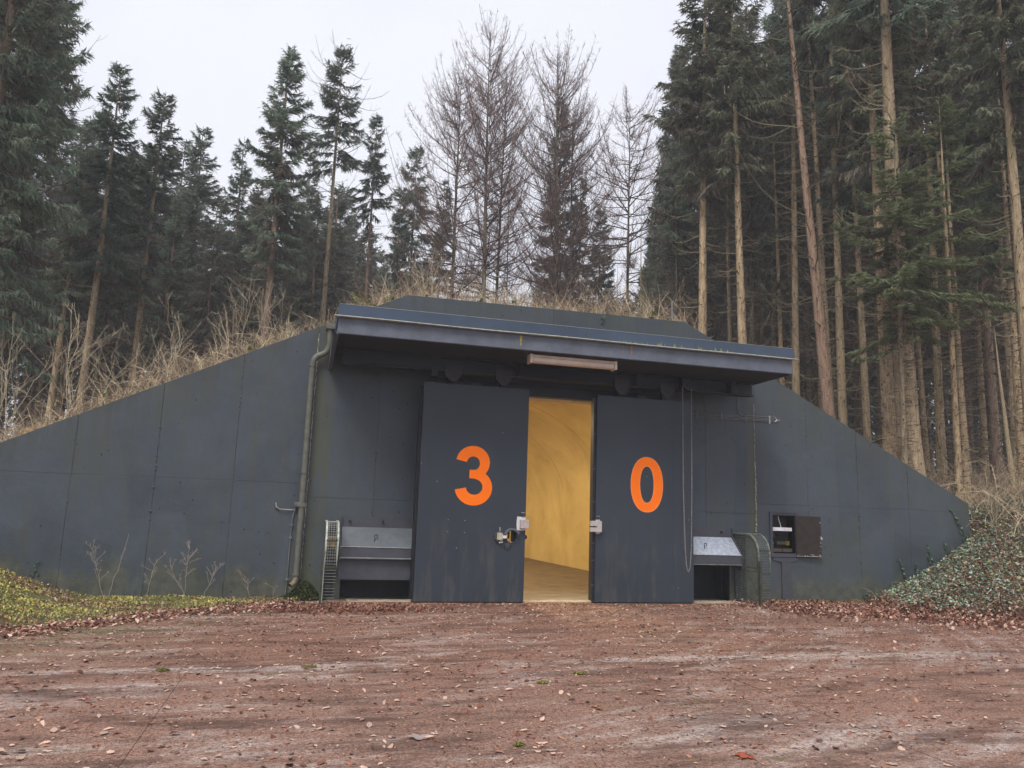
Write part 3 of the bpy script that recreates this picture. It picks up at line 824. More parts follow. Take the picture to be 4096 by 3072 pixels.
# lock hardware, left leaf
g = G(); g.prism([(3.995, 1.365), (3.985, 1.50), (3.995, 1.62), (4.16, 1.618), (4.162, 1.365), (4.08, 1.355)], 1, 14.3905, 14.399); o = dpart(g, 'lock_plate', M['white'], dl)
g = G(); g.box(4.045, 4.205, 14.30, 14.3902, 1.40, 1.565); o = dpart(g, 'lock_box', M['plate'], dl); bevel(o, .006, 2)
g = G(); g.tubes(np.array([(4.125, 14.294, 1.48), (4.125, 14.30, 1.48)]), .035, 14, cap=True); dpart(g, 'lock_boss', M['plate'], dl)
g = G(); g.box(4.07, 4.13, 14.36, 14.40, 1.635, 1.70); g.box(4.06, 4.14, 14.35, 14.36, 1.69, 1.70, m=1); dpart(g, 'padlock_bracket', [M['door'], M['condl']], dl)
def ring(cx, cz, r0, r1, y0, y1, a0=0, a1=360, n=36, m=0, g=None):
    g = g or G(); t = np.radians(np.linspace(a0, a1, n))
    V = []
    for (r, y) in ((r0, y1), (r0, y0), (r1, y0), (r1, y1)):
        for q in t: V.append((cx + r * math.cos(q), y, cz + r * math.sin(q)))
    Qs = []
    for k in range(3):
        for i in range(n - 1): Qs.append((k * n + i, (k + 1) * n + i, (k + 1) * n + i + 1, k * n + i + 1))
    g.add(V, Qs, m=m); return g
dpart(ring(3.895, 1.235, .107, .125, 14.385, 14.40), 'porthole_rim', M['door'], dl)
dpart(ring(3.895, 1.245, .12, .155, 14.33, 14.40, 22, 165), 'porthole_drip_hood', M['hood'], dl)
# cover swung aside on its hinge
g = ring(3.655, 1.235, .0, .088, 14.36, 14.385, n=36); g = ring(3.655, 1.235, .085, .10, 14.35, 14.39, n=36, g=g)
cv = dpart(g, 'porthole_cover', M['hoodd'], dl)
g = G(); g.box(3.60, 3.695, 14.325, 14.355, 1.175, 1.305); o = dpart(g, 'lock_case', simple('brassy_lock_case', (.55, .50, .36), .5, .1), dl); bevel(o, .004, 1)
g = G(); g.box(3.70, 3.785, 14.33, 14.375, 1.205, 1.26); g.box(3.665, 3.715, 14.357, 14.37, 1.12, 1.29); dpart(g, 'hinge_arm', M['white'], dl)
g = G(); g.tubes(np.array([(3.655, 14.36, 1.33), (3.65, 14.34, 1.37), (3.645, 14.34, 1.41)]), .012, 8); dpart(g, 'cover_latch', M['condl'], dl)
g = G(); g.tubes(np.array([(3.655, 14.36, 1.14), (3.65, 14.35, 1.11)]), .010, 8); dpart(g, 'cover_pin', M['condl'], dl)
for (bx_, bz_) in ((3.618, 1.29), (3.676, 1.29), (3.618, 1.19), (3.676, 1.19)):
    g = G(); g.tubes(np.array([(bx_, 14.318, bz_), (bx_, 14.326, bz_)]), .006, 8, cap=True); dpart(g, 'screw', M['steel'], dl)
g = ring(3.82, 1.065, .0, .058, 14.38, 14.40, n=30); g = ring(3.82, 1.065, .018, .03, 14.365, 14.385, n=24, g=g)
dpart(g, 'keyhole_rosette', M['hoodd'], dl)
g = G(); g.box(3.80, 3.84, 14.368, 14.38, 1.005, 1.012); g.box(3.765, 3.775, 14.37, 14.38, 1.04, 1.09); g.box(3.865, 3.875, 14.37, 14.38, 1.04, 1.09); dpart(g, 'rosette_tab', M['steel'], dl)
# bolt work seen through the hole
g = G(); g.box(3.87, 3.895, 14.55, 14.6, 1.20, 1.32); g.box(3.80, 3.90, 14.55, 14.6, 1.29, 1.31); g.box(3.79, 3.81, 14.55, 14.6, 1.23, 1.31); g.box(3.78, 3.84, 14.5, 14.58, 1.13, 1.22); g.box(3.94, 4.02, 14.5, 14.62, 1.10, 1.36)
dpart(g, 'bolt_work', M['black'], dl)
g = G(); g.tubes(np.array([(4.17, 14.43, 1.235), (4.17, 14.55, 1.235)]), .045, 12, cap=True); dpart(g, 'edge_stop', M['steel'], dl)
for (sx_, sz_) in ((2.66, 1.52), (2.98, 1.515), (2.66, 1.30), (2.98, 1.29)):
    g = G(); g.tubes(np.array([(sx_, 14.392, sz_), (sx_, 14.402, sz_)]), .006, 8, cap=True); dpart(g, 'screw', M['chip'], dl)
# right leaf lock
g = G(); g.prism([(5.60, 1.34), (5.66, 1.335), (5.70, 1.36), (5.70, 1.57), (5.68, 1.615), (5.60, 1.61)], 1, 14.3905, 14.399); dpart(g, 'lock_plate', M['white'], dr)
g = G(); g.box(5.47, 5.695, 14.31, 14.3902, 1.485, 1.585); g.box(5.595, 5.695, 14.31, 14.3902, 1.46, 1.484); g.box(5.47, 5.695, 14.31, 14.3902, 1.375, 1.459); o = dpart(g, 'lock_box', M['plate'], dr)
g = G(); g.box(5.605, 5.66, 14.36, 14.40, 1.62, 1.68); g.box(5.595, 5.67, 14.35, 14.36, 1.672, 1.682, m=1); dpart(g, 'padlock_bracket', [M['door'], M['condl']], dr)

# ventilation hoods over the niches
def hood(x0, x1, left):
    slope = M['hood'] if left else M['galv']
    hd = G(); hd.box(x0, x1, W - .012, W - .002, 1.31, 1.52)
    h = bpart(hd, 'ventilation_hood', M['hoodd']); h['label'] = 'hood with dull grey sloping plate beside the left door leaf' if left else 'hood with bright galvanised sloping plate beside the right door leaf'
    g = G(); g.prism([(W - .014, 1.325), (W - .014, 1.315), (14.665, .965), (14.658, .972)], 0, x0 + .02, x1 - .01); dpart(g, 'sloping_plate', slope, h)
    g = G(); g.box(x0, x1 + (0 if left else 0), 14.652, 14.672, .775, .963); g.box(x0, x1, 14.652, W - .02, .762, .774); dpart(g, 'hood_front', M['hoodd'], h)
    g = G(); g.tubes(np.array([(x0, 14.645, .975), (x1, 14.645, .968)]), .006, 6); dpart(g, 'plate_edge', M['chip'], h)
    g = G(); g.tubes(np.array([(x0, 14.64, .772), (x1, 14.64, .772)]), .018 if left else .010, 8); dpart(g, 'front_tube', M['cond'], h)
    e = G(); ex = x0 if left else x1
    e.prism([(W - .002, 1.52), (W - .002, .70), (14.63, .70), (14.62, .90), (14.66, 1.0), (W - .06, 1.34), (W - .06, 1.52)], 0, ex - .008, ex + .008); dpart(e, 'hood_end_plate', M['hoodd'], h)
    if left:
        g = G(); g.box(x0, x1, 14.72, 14.74, .385, .76); dpart(g, 'skirt_board', M['hoodd'], h)
    for xb in ((.90, 1.52) if left else (8.03, 8.72)):
        g = G(); g.tubes(np.array([(xb, W - .05, 1.435), (xb, W - .012, 1.435)]), .024, 10, cap=True); dpart(g, 'bolt', M['steel'], h)
    xh = 1.38 if left else 8.20
    g = G(); t = np.radians(np.linspace(-60, 230, 14)); zc = 1.17
    pts = np.array([(xh + .028 * math.cos(q), 14.80 - .02, zc + .03 * math.sin(q)) for q in t]); g.tubes(pts, .008, 6)
    g.tubes(np.array([(xh - .015, 14.79, zc - .03), (xh - .03, 14.76, zc - .09)]), .007, 6)
    dpart(g, 'hook', M['black'], h)
hood(.74, 2.9, True); hood(6.86, 8.97, False)

# ================================================================ mesh guards
def guard(x0, x1, label, side):
    t = empty('wire_mesh_guard', ((x0 + x1) / 2, 14.5, 0)); tag(t, label, 'mesh guard', 'curved mesh guards flanking the doors')
    L_ = ((x0 + x1) / 2, 14.5, 0)
    def prof(n=14, r=.42, z0=.03):
        pts = [(W - .02, 1.42), (14.75, 1.42)]
        pts += [(14.52 - r * math.sin(q), 1.0 + r * math.cos(q)) for q in np.linspace(0, np.pi / 2, n)]
        pts += [(14.1, .6), (14.1, z0)]
        return pts
    pf = prof()
    for xx_ in (x0, x1):
        g = G(); g.tubes(np.array([(xx_, p[0], p[1]) for p in pf]), .021, 6); o = g.build('guard_rib', M['guardr'] if side else M['guard'], t); off(o, L_)
    g = G()
    if side:
        ip = [(W - .02, 1.36), (14.78, 1.36)] + [(14.54 - .37 * math.sin(q), .99 + .37 * math.cos(q)) for q in np.linspace(0, np.pi / 2, 10)] + [(14.17, .74), (W - .12, .74)]
        g.tubes(np.array([(x0 + .01, p[0], p[1]) for p in ip]), .014, 5)
        g.tubes(np.array([(x0 + .01, W - .12, .68), (x0 + .01, 14.15, .68), (x0 + .01, 14.15, .04)]), .015, 5)
        g.tubes(np.array([(x0 + .02, 14.62, .72), (x0 + .02, 14.15, .2)]), .018, 5)
        g.tubes(np.array([(x0 + .02, 14.62, 1.34), (x0 + .02, 14.62, .03)]), .014, 5)
        g.box(x0 - .01, x0 + .03, 14.05, 14.12, 0, .9)
        o = g.build('side_gate_frame', M['guardg'], t); off(o, L_); g = G()
    g.box(x0, x1, W - .04, W - .01, .05, 1.43); o = g.build('guard_shade_plate', M['steel'], t); off(o, L_)  # dark plate stands in for the shade inside the cage
    for zz in (1.08, .62, .30):
        g = G(); g.box(x0, x1, 14.092, 14.098, zz, zz + .035); o = g.build('cross_bar', M['guardg'], t); off(o, L_)
    g = G(); g.box(x0 - .01, x1 + .01, 14.09, 14.13, 0, .03); o = g.build('foot_bar', M['guardg'], t); off(o, L_)
    g = G(); nW = 5 if not side else 5
    # front/top mesh: wires along the profile and across it
    P = np.array(pf); sg = np.concatenate([[0], np.cumsum(np.linalg.norm(np.diff(P, axis=0), axis=1))])
    for k in range(1, nW):
        xx_ = x0 + (x1 - x0) * k / nW; g.tubes(np.array([(xx_, p[0], p[1]) for p in pf]), .0034, 3)
    for s_ in np.arange(.02, sg[-1], .052):
        yy, zz = np.interp(s_, sg, P[:, 0]), np.interp(s_, sg, P[:, 1]); g.tubes(np.array([(x0, yy, zz), (x1, yy, zz)]), .0034, 3)
    # side mesh
    def top(yy): return 1.42 if yy > 14.52 else 1.0 + math.sqrt(max(0, .42 ** 2 - (14.52 - yy) ** 2))
    for xs_ in (x0,):
        for yy in np.arange(14.14, W - .02, .052): g.tubes(np.array([(xs_, yy, .04), (xs_, yy, top(yy) - .01)]), .0034, 3)
        for zz in np.arange(.05, 1.40, .052):
            ya = 14.1 if zz < 1.0 else 14.52 - math.sqrt(max(0, .42 ** 2 - (zz - 1.0) ** 2)); g.tubes(np.array([(xs_, ya, zz), (xs_, W - .02, zz)]), .0034, 3)
    o = g.build('wire_mesh', M['wire'] if side else M['wirep'], t); off(o, L_); return t
gl = guard(.465, .665, 'narrow curved mesh guard on the left of the doors, seen end-on beside the downpipe', False)
g = G(); g.box(.405, .445, 14.02, 14.10, 0, .78); g.tubes(np.array([(.43, 14.08, .75), (.45, 14.3, .9), (.46, 14.5, 1.36)]), .014, 6)
off(g.build('guard_post', M['guardg'], gl), (.565, 14.5, 0))
g = G(); g.box(.50, .63, 14.35, 14.6, .98, 1.16); off(g.build('pulley_block', simple('dusty_orange_block', (.16, .11, .06), .7, 0, .6, 9), gl), (.565, 14.5, 0))
gr = guard(9.02, 9.275, 'wide curved mesh guard on the right of the doors with its side gate visible', True)

# ================================================================ downpipe + earthing cable
t = empty('downpipe', (0, W - .12, 0)); tag(t, 'grey green rainwater downpipe with swan neck left of the canopy', 'downpipe')
L_ = (0, W - .12, 0); yp = W - .13
def curvept(pts, n=60):
    P = np.array(pts, float); d = np.concatenate([[0], np.cumsum(np.linalg.norm(np.diff(P, axis=0), axis=1))]); s_ = np.linspace(0, d[-1], n)
    o = np.stack([np.interp(s_, d, P[:, i]) for i in range(3)], -1)
    for _ in range(10): o[1:-1] = (o[:-2] + 2 * o[1:-1] + o[2:]) / 4
    return o
g = G(); g.tubes(curvept([(.285, yp, 5.15), (.285, yp, 4.72), (.22, yp, 4.58), (.06, yp, 4.52), (.0, yp, 4.42), (-.0, yp, 4.2)], 50), .058, 14); g.tubes(np.array([(0, yp, 4.36), (0, yp, .42)]), .056, 16)
off(g.build('pipe', M['pipe'], t, True), L_)
g = G(); g.tubes(curvept([(0, yp, .45), (0, yp, .36), (-.03, yp - .02, .29), (-.10, yp - .08, .25)], 24), .05, 14); off(g.build('outlet_shoe', M['pipeold'], t, True), L_)
g = G(); g.tubes(np.array([(0, yp, .465), (0, yp, .43)]), .072, 16, cap=True); off(g.build('collar', M['pipe'], t), L_)
g = G(); g.tubes(np.array([(0, yp, 2.31), (0, yp, 2.28)]), .070, 16, cap=True); off(g.build('collar', M['pipe'], t), L_)
g = G(); g.tubes(np.array([(0, yp, 4.36), (0, yp, 4.31)]), .070, 16, cap=True); off(g.build('collar', M['pipe'], t), L_)
g = G(); g.box(.20, .37, yp - .09, W - .003, 5.06, 5.17); off(g.build('hopper', M['pipe'], t), L_)
g = G(); g.box(-.13, .06, yp - .062, yp - .056, 1.67, 1.75); g.box(-.13, -.10, yp - .06, W, 1.67, 1.75)
for xb in (-.11, -.085): g.tubes(np.array([(xb, yp - .07, 1.71), (xb, yp - .05, 1.71)]), .008, 8, cap=True)
off(g.build('pipe_bracket', M['pipe'], t), L_)
t = empty('earthing_conductor', (-.16, W - .03, 0)); tag(t, 'thin earthing conductor running down the wall beside the downpipe', 'cable')
L_ = (-.16, W - .03, 0); yc = W - .03
g = G(); g.tubes(curvept([(-.10, yc, 1.72), (-.13, yc, 1.60), (-.155, yc, 1.35), (-.155, yc, 1.1), (-.16, yc, .35), (-.165, yc, .0)], 40), .010, 6); off(g.build('conductor', M['cond'], t), L_)
g = G(); g.tubes(curvept([(-.46, yc - .03, 1.73), (-.46, yc - .03, 1.66), (-.42, yc - .02, 1.61), (-.13, yc, 1.605)], 24), .008, 6); off(g.build('side_rod', M['condl'], t), L_)
for (xx_, zz) in ((-.135, 1.605), (-.155, 1.33), (-.155, 1.1), (-.16, .35), (-.44, 1.65)):
    g = G(); g.box(xx_ - .03, xx_ + .03, yc - .014, W, zz - .014, zz + .014); off(g.build('clamp', M['cond'], t), L_)

# ================================================================ chain hoist
t = empty('chain_hoist', (7.45, 14.2, 4.39)); tag(t, 'hand chain hoist with a long loop of chain hanging before the right door', 'chain hoist')
L_ = (7.45, 14.2, 4.39)
yc = 14.12
g = G(); g.tubes(np.array([(7.45, yc - .05, 4.39), (7.45, yc + .05, 4.39)]), .105, 24, cap=True); g.tubes(np.array([(7.45, yc - .07, 4.39), (7.45, yc + .25, 4.39)]), .05, 16, cap=True)
off(g.build('chain_wheel', M['steel'], t), L_)
g = G(); g.box(7.36, 7.54, 14.17, 14.29, 4.32, 4.56); off(g.build('hoist_housing', M['steel'], t), L_)
pts = curvept([(7.35, yc, 4.36), (7.355, yc, 2.3), (7.37, yc, 1.7), (7.39, yc, 1.1), (7.415, yc, .78), (7.45, yc, .64), (7.49, yc, .72), (7.525, yc, 1.1), (7.545, yc, 2.3), (7.55, yc, 4.36)], 600)
dd = np.concatenate([[0], np.cumsum(np.linalg.norm(np.diff(pts, axis=0), axis=1))]); s_ = np.arange(0, dd[-1], .026)
cp = np.stack([np.interp(s_, dd, pts[:, i]) for i in range(3)], -1); tg = np.gradient(cp, axis=0); tg /= np.linalg.norm(tg, axis=1, keepdims=True)
an = np.linspace(0, 2 * np.pi, 9)
Pl = []
for i in range(len(cp)):
    lat = np.cross(tg[i], [0, 1, 0]) if i % 2 else np.array([0, 1.0, 0]); lat /= np.linalg.norm(lat)
    Pl.append(cp[i] + .017 * np.cos(an)[:, None] * tg[i] + .0095 * np.sin(an)[:, None] * lat)
Pl = np.array(Pl)
lm_ = None
n_each = 0
for i in range(len(Pl)):
    if i >= 296: break
    if i < 2:
        g = G(); g.tubes(Pl[i] - cp[i], 0.0048, 4); o = g.build('chain_link', M['chain'], t)
        (lm_ := (lm_ or []) + [o.data])
        o.location = Vector(cp[i]) - Vector(L_)
    else:
        o = bpy.data.objects.new('chain_link', lm_[i % 2]); COL.objects.link(o); o.parent = t
        o.location = Vector(cp[i]) - Vector(L_)
        ang = math.atan2(tg[i][0], tg[i][2]) - math.atan2(tg[i % 2][0], tg[i % 2][2]); o.rotation_euler = (0, ang, 0)
if len(Pl) > 296:
    g = G(); g.tubes(Pl[296:], 0.0048, 4); o = g.build('chain_upper_run', M['chain'], t); o['kind'] = 'stuff'; off(o, L_)

# ================================================================ soffit lamp
t = empty('strip_light', (4.72, 13.45, 4.6)); tag(t, 'long unlit strip light fixed under the canopy above the open gap', 'lamp')
L_ = (4.72, 13.45, 4.6)
g = G(); g.prism([(13.36, 4.585), (13.56, 4.585), (13.56, 4.54), (13.36, 4.54)], 0, 3.87, 5.58); o = g.build('lamp_housing', M['lamp'], t); off(o, L_); bevel(o, .01, 2)
g = G(); g.prism([(13.375, 4.538), (13.545, 4.538), (13.545, 4.47), (13.51, 4.44), (13.41, 4.44), (13.375, 4.47)], 0, 3.91, 5.54); o = g.build('diffuser', M['lamp'], t); off(o, L_); bevel(o, .012, 2)
g = G(); g.box(3.865, 3.908, 13.35, 13.57, 4.43, 4.59); off(g.build('end_cap', M['lamp'], t), L_)
g = G(); g.box(5.542, 5.585, 13.35, 13.57, 4.43, 4.59); off(g.build('end_cap', M['lamp'], t), L_)

# ================================================================ conduits
t = empty('conduit_bundle', (9.1, W, 3.93)); tag(t, 'bundle of thin conduits crossing the wall joint right of the doors', 'conduit')
L_ = (9.1, W, 3.93)
for k, zz in enumerate((3.985, 3.955, 3.925, 3.895)):
    g = G(); xe = 10.10 - .01 * k
    y_ = W - .02
    if k == 0:
        g.tubes(curvept([(9.17, y_, 4.60), (9.17, y_, 4.12), (9.19, y_, 4.03), (9.28, y_, 3.99), (xe, y_, zz + .02)], 60), .010, 6)
        g.tubes(np.array([(8.0, y_, zz - .02), (9.25, y_, zz - .01)]), .009, 6)
    else: g.tubes(np.array([(8.0, y_, zz - .035 + .01), (xe, y_, zz + .01)]), .009, 6)
    off(g.build('conduit', M['cond'], t), L_)
for (a_, b_) in ((9.2, 10.1), (9.35, 10.08)):
    pass
g = G(); g.tubes(curvept([(10.10, W - .03, 4.0), (10.13, W - .03, 3.98), (10.14, W - .03, 3.94), (10.09, W - .03, 3.91)], 16), .008, 6); g.tubes(curvept([(10.08, W - .03, 3.90), (10.14, W - .04, 3.93), (10.18, W - .04, 3.965), (10.20, W - .04, 3.93)], 16), .007, 6)
off(g.build('loose_cable_end', M['condl'], t), L_)
for xx_ in (8.15, 8.75, 9.35, 9.95):
    g = G(); g.box(xx_, xx_ + .02, W - .036, W, 3.85, 4.03); off(g.build('saddle_clip', M['condl'] if xx_ > 9.5 else M['cond'], t), L_)

# ================================================================ fuse cabinet
t = empty('fuse_cabinet', (10.26, W, .94)); tag(t, 'recessed electrical fuse cabinet standing open in the right wing wall', 'cabinet')
L_ = (10.26, W, .94)
g = G(); a, b, c, d = 9.91, 10.62, .94, 1.90
g.box(a, b, W - .03, W - .004, FB[3], d); g.box(a, b, W - .03, W - .004, c, FB[2]); g.box(a, FB[0], W - .03, W - .004, FB[2], FB[3]); g.box(FB[1], b, W - .03, W - .004, FB[2], FB[3]); g.box(a - .005, b + .005, W - .05, W - .03, d - .012, d + .006)
o = g.build('frame', M['hoodd'], t); off(o, L_)
g = G(); a, b, c, d = FB
g.box(a - .01, b + .01, W + .28, W + .30, c - .01, d + .01); g.box(a - .012, a, W, W + .29, c, d); g.box(b, b + .012, W, W + .29, c, d); g.box(a - .01, b + .01, W, W + .29, d, d + .012); g.box(a - .01, b + .01, W, W + .29, c - .012, c)
off(g.build('box_lining', M['board'], t), L_)
g = G(); g.box(a + .01, b - .06, W + .02, W + .22, 1.50, 1.575); o = g.build('white_trunking', simple('white_plastic', (.72, .72, .74), .45), t); off(o, L_)
g = G(); g.tubes(curvept([(10.17, W + .06, 1.83), (10.18, W + .05, 1.72), (10.22, W + .05, 1.64), (10.225, W + .05, 1.57)], 20), .007, 6); g.tubes(np.array([(10.225, W + .05, 1.60), (10.225, W + .05, 1.57)]), .014, 8); off(g.build('white_cable', M['white'], t), L_)
g = G(); g.box(a + .02, b - .03, W + .20, W + .21, 1.13, 1.49); off(g.build('mounting_plate', M['board'], t), L_)
g = G(); g.box(a + .02, b - .03, W + .07, W + .075, 1.13, 1.495); off(g.build('clear_cover', M['glass'], t), L_)
for (x0_, x1_, z0_, z1_, nm, mm) in ((10.02, 10.13, 1.36, 1.44, 'meter', 'brownbox'), (10.17, 10.24, 1.37, 1.43, 'meter', 'steel'), (a + .002, a + .03, 1.27, 1.41, 'blue_socket', 'blue'), (10.41, 10.49, 1.19, 1.28, 'yellow_terminal', 'yellow'), (10.0, 10.24, 1.045, 1.12, 'terminal_cover', 'brownbox'), (10.26, 10.50, 1.045, 1.12, 'terminal_cover', 'brownbox')):
    g = G(); yq = W + .05 if nm == 'terminal_cover' else W + .12; g.box(x0_, x1_, yq, yq + .06, z0_, z1_); o = g.build(nm, M[mm], t); off(o, L_); bevel(o, .004, 1)
for k in range(12):
    x0_ = 10.03 + .014 * k if k < 4 else 10.17 + .026 * (k - 4)
    g = G(); g.box(x0_, x0_ + (.011 if k < 4 else .022), W + .12, W + .18, 1.20, 1.27); g.box(x0_ + .003, x0_ + .009, W + .11, W + .12, 1.23, 1.245, m=1); off(g.build('fuse_switch', [simple('fuse_grey', (.16, .15, .10), .5) if k == 0 else bpy.data.materials['fuse_grey'], M['chip']], t), L_)
g = G(); g.box(0, .60, -.018, 0, .965, 1.835)
dd_ = g.build('cabinet_door', M['board'], t); off(dd_, L_); dd_.location = (10.535 - L_[0], W - .045 - L_[1], -L_[2]); dd_.rotation_euler = (0, 0, R(-4))
g = G()
for k in range(26):
    xx_ = rng.uniform(.01, .58); zz = rng.choice([.975, .98, 1.0]) if rng.random() < .7 else rng.uniform(1.0, 1.8)
    if zz > 1.1: xx_ = .585
    w_ = rng.uniform(.004, .014); g.add([(xx_ - w_, -.0195, zz - w_ * .6), (xx_ + w_, -.0195, zz - w_ * .4), (xx_ + w_ * .4, -.0195, zz + w_), (xx_ - w_, -.0195, zz + w_ * .7)], [(0, 1, 2, 3)])
g.tubes(np.array([(.0, -.019, .968), (.6, -.019, .966)]), .004, 4)
g.build('paint_chips', M['chip'], dd_)
g = G(); g.box(.60, .625, -.03, -.01, 1.35, 1.375); g.tubes(np.array([(.605, -.02, 1.40), (.615, -.02, 1.33)]), .006, 6); g.build('latch', M['white'], dd_)
g = G(); g.prism([(9.95, .92), (10.60, .92), (10.58, .875), (10.375, .83), (10.175, .83), (9.97, .875)], 1, W - .025, W - .004); g.box(10.17, 10.395, W - .035, W - .004, -.02, .828)
off(g.build('cable_duct', M['hoodd'], t), L_)
g = G(); g.prism([(10.40, .80), (10.41, -.02), (10.445, -.02)], 1, W - .02, W - .005); off(g.build('duct_flange', M['hoodd'], t), L_)

# ================================================================ trees
def spline_branches(rg, base, az, L, rise, droop, tipup, k=7):
    """base (n,3), az (n), L (n): curved limbs"""
    t = np.linspace(0, 1, k)[None, :]
    r = L[:, None] * t
    z = L[:, None] * (rise[:, None] * t - droop[:, None] * t ** 2 + tipup[:, None] * t ** 3.5)
    wv = rg.normal(0, .03, (len(L), 1)) * r * t
    P = np.zeros((len(L), k, 3))
    P[..., 0] = base[:, None, 0] + r * np.sin(az)[:, None] + wv * np.cos(az)[:, None]
    P[..., 1] = base[:, None, 1] + r * np.cos(az)[:, None] - wv * np.sin(az)[:, None]
    P[..., 2] = base[:, None, 2] + z
    return P
def interp_on(P, i, t):
    k = P.shape[1]; f = t * (k - 1); a = np.minimum(f.astype(int), k - 2); u = (f - a)[:, None]
    return P[i, a] * (1 - u) + P[i, a + 1] * u, P[i, a + 1] - P[i, a]
def norm(v): return v / (np.linalg.norm(v, axis=-1, keepdims=True) + 1e-9)

def make_crown(seed, H, cb, Rm, nb, dens, hang=.8, width=.055, col=(.050, .078, .050), top_sharp=.55, dead=0.25, sparse=0.0):
    rg = np.random.default_rng(seed); g = G()
    u = rg.random(nb) ** .85
    h = cb + (1 - cb) * u * .985
    f = (1 - h) / (1 - cb)                       # 1 at crown base, 0 at the tip
    L = Rm * (np.minimum(1, f ** .75 * 1.25)) * rg.uniform(.62, 1.12, nb) * np.where(f > .85, rg.uniform(.5, 1, nb), 1) + .12
    az = rg.random(nb) * 2 * np.pi
    lob = 1 + .18 * np.sin(az * 2 + seed) + .12 * np.sin(az * 3 + h * 14)
    L *= lob
    base = np.stack([0 * h, 0 * h, h * H], -1)
    rise = .62 * (1 - f) + .05 - .25 * f; droop = .30 + .45 * f * rg.uniform(.6, 1.3, nb); tip = .32 + .25 * rg.random(nb)
    P = spline_branches(rg, base, az, L, rise, droop, tip)
    rad = np.linspace(1, .18, 7)[None] * (.009 * L + .006)[:, None]
    g.tubes(P, rad, 3, m=1)
    # twigs on both sides, hanging; each carries ragged needle strips
    cnt = np.maximum(4, (L * dens * 20)).astype(int)
    bi = np.repeat(np.arange(nb), cnt); n = len(bi)
    t = .08 + .92 * rg.random(n) ** .8
    p0, d = interp_on(P, bi, t); d = norm(d)
    side = np.where(rg.random(n) < .5, 1, -1)
    lat = np.stack([d[:, 1], -d[:, 0], 0 * d[:, 0]], -1); lat = norm(lat) * side[:, None]
    Lb = L[bi]
    tl = (.16 + .36 * Lb * (1 - t) * .6 + .10 * rg.random(n)) * rg.uniform(.6, 1.25, n) + .05
    tl = np.minimum(tl, .7)
    hg = hang * rg.uniform(.3, 1.5, n) * (.35 + .65 * f[bi])
    dirv = norm(lat * rg.uniform(.35, 1, n)[:, None] + d * .75 + np.array([0, 0, -1.0]) * hg[:, None] + rg.normal(0, .12, (n, 3)))
    p1 = p0 + dirv * (tl * .55)[:, None]
    dir2 = norm(dirv + np.array([0, 0, -1.0]) * (.35 * hg)[:, None] + rg.normal(0, .1, (n, 3)))
    p2 = p1 + dir2 * (tl * .5)[:, None]
    wd = width * .55 * rg.uniform(.6, 1.3, n)
    nr = norm(np.cross(dirv, rg.normal(0, 1, (n, 3)) + np.array([0, 0, .6])))
    a = p0 - nr * (wd * .35)[:, None]; b = p0 + nr * (wd * .35)[:, None]
    c1 = p1 - nr * wd[:, None]; d1 = p1 + nr * wd[:, None]
    V = np.stack([a, b, d1, c1, p2], 1)
    ix = np.arange(n)[:, None] * 5
    # colour: dark inside, lighter tips, some grey-brown hanging dead sprays low in the crown
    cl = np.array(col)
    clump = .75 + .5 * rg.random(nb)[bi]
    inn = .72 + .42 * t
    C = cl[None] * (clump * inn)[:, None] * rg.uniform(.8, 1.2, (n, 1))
    C[:, 0] *= 1 + .35 * (rg.random(n) - .4)
    brown = (rg.random(nb) < dead * .5)[bi] & (f[bi] > .45) | (rg.random(n) < dead * .25)
    C[brown] = np.array([.17, .145, .11]) * rg.uniform(.6, 1.15, (brown.sum(), 1))
    C5 = np.repeat(C, 5, 0)
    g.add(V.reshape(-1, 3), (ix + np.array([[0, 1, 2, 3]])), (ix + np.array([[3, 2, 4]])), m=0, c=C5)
    # side shoots: little triangles for the ragged outline
    k = 3
    j = np.repeat(np.arange(n), k); m_ = len(j); uu = rg.random(m_)
    q = np.where((uu < .5)[:, None], p0[j] + (p1 - p0)[j] * (uu * 2)[:, None], p1[j] + (p2 - p1)[j] * (uu * 2 - 1)[:, None])
    dv = norm(dirv[j] * .8 + rg.normal(0, .62, (m_, 3)) + np.array([0, 0, -.25 * hang]))
    sl_ = (.10 + .10 * rg.random(m_)) * (.6 + .8 * rg.random(m_))
    nr = norm(np.cross(dv, rg.normal(0, 1, (m_, 3)))) * (.012 + .010 * rg.random(m_))[:, None]
    V = np.stack([q - nr, q + nr, q + dv * sl_[:, None]], 1)
    g.add(V.reshape(-1, 3), None, np.arange(m_ * 3).reshape(-1, 3), m=0, c=np.repeat(C[j] * rg.uniform(.85, 1.35, (m_, 1)), 3, 0))
    # leader tuft
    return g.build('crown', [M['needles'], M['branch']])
def make_trunk(seed, H, sides=12, sway=.1, taper=.85, m='bark_tan', tip=.12):
    rg = np.random.default_rng(seed + 900); n = 34
    z = np.linspace(-.5, H, n); t = np.clip(z / H, 0, 1)
    ph = rg.random(4) * 6.28
    x = sway * (np.sin(t * 3.2 + ph[0]) - np.sin(ph[0])) + .02 * np.sin(t * 17 + ph[2]); y = sway * (np.sin(t * 2.6 + ph[1]) - np.sin(ph[1]))
    r = .5 * (1 - t) ** taper + .5 * tip * (1 - t) * 0 + .025
    r = r * (1 + .35 * np.exp(-t * 30)) * (1 + rg.normal(0, .012, n))
    g = G(); g.tubes(np.stack([x, y, z], -1), r[None], sides)
    return g.build('trunk', M[m], smooth=True)
def trunk_child(proto, par, dia, seed, mt):
    o = proto.copy()
    COL.objects.link(o); o.parent = par; o.scale = (dia, dia, 1)
    o.material_slots[0].link = 'OBJECT'; o.material_slots[0].material = M[mt]
    return o
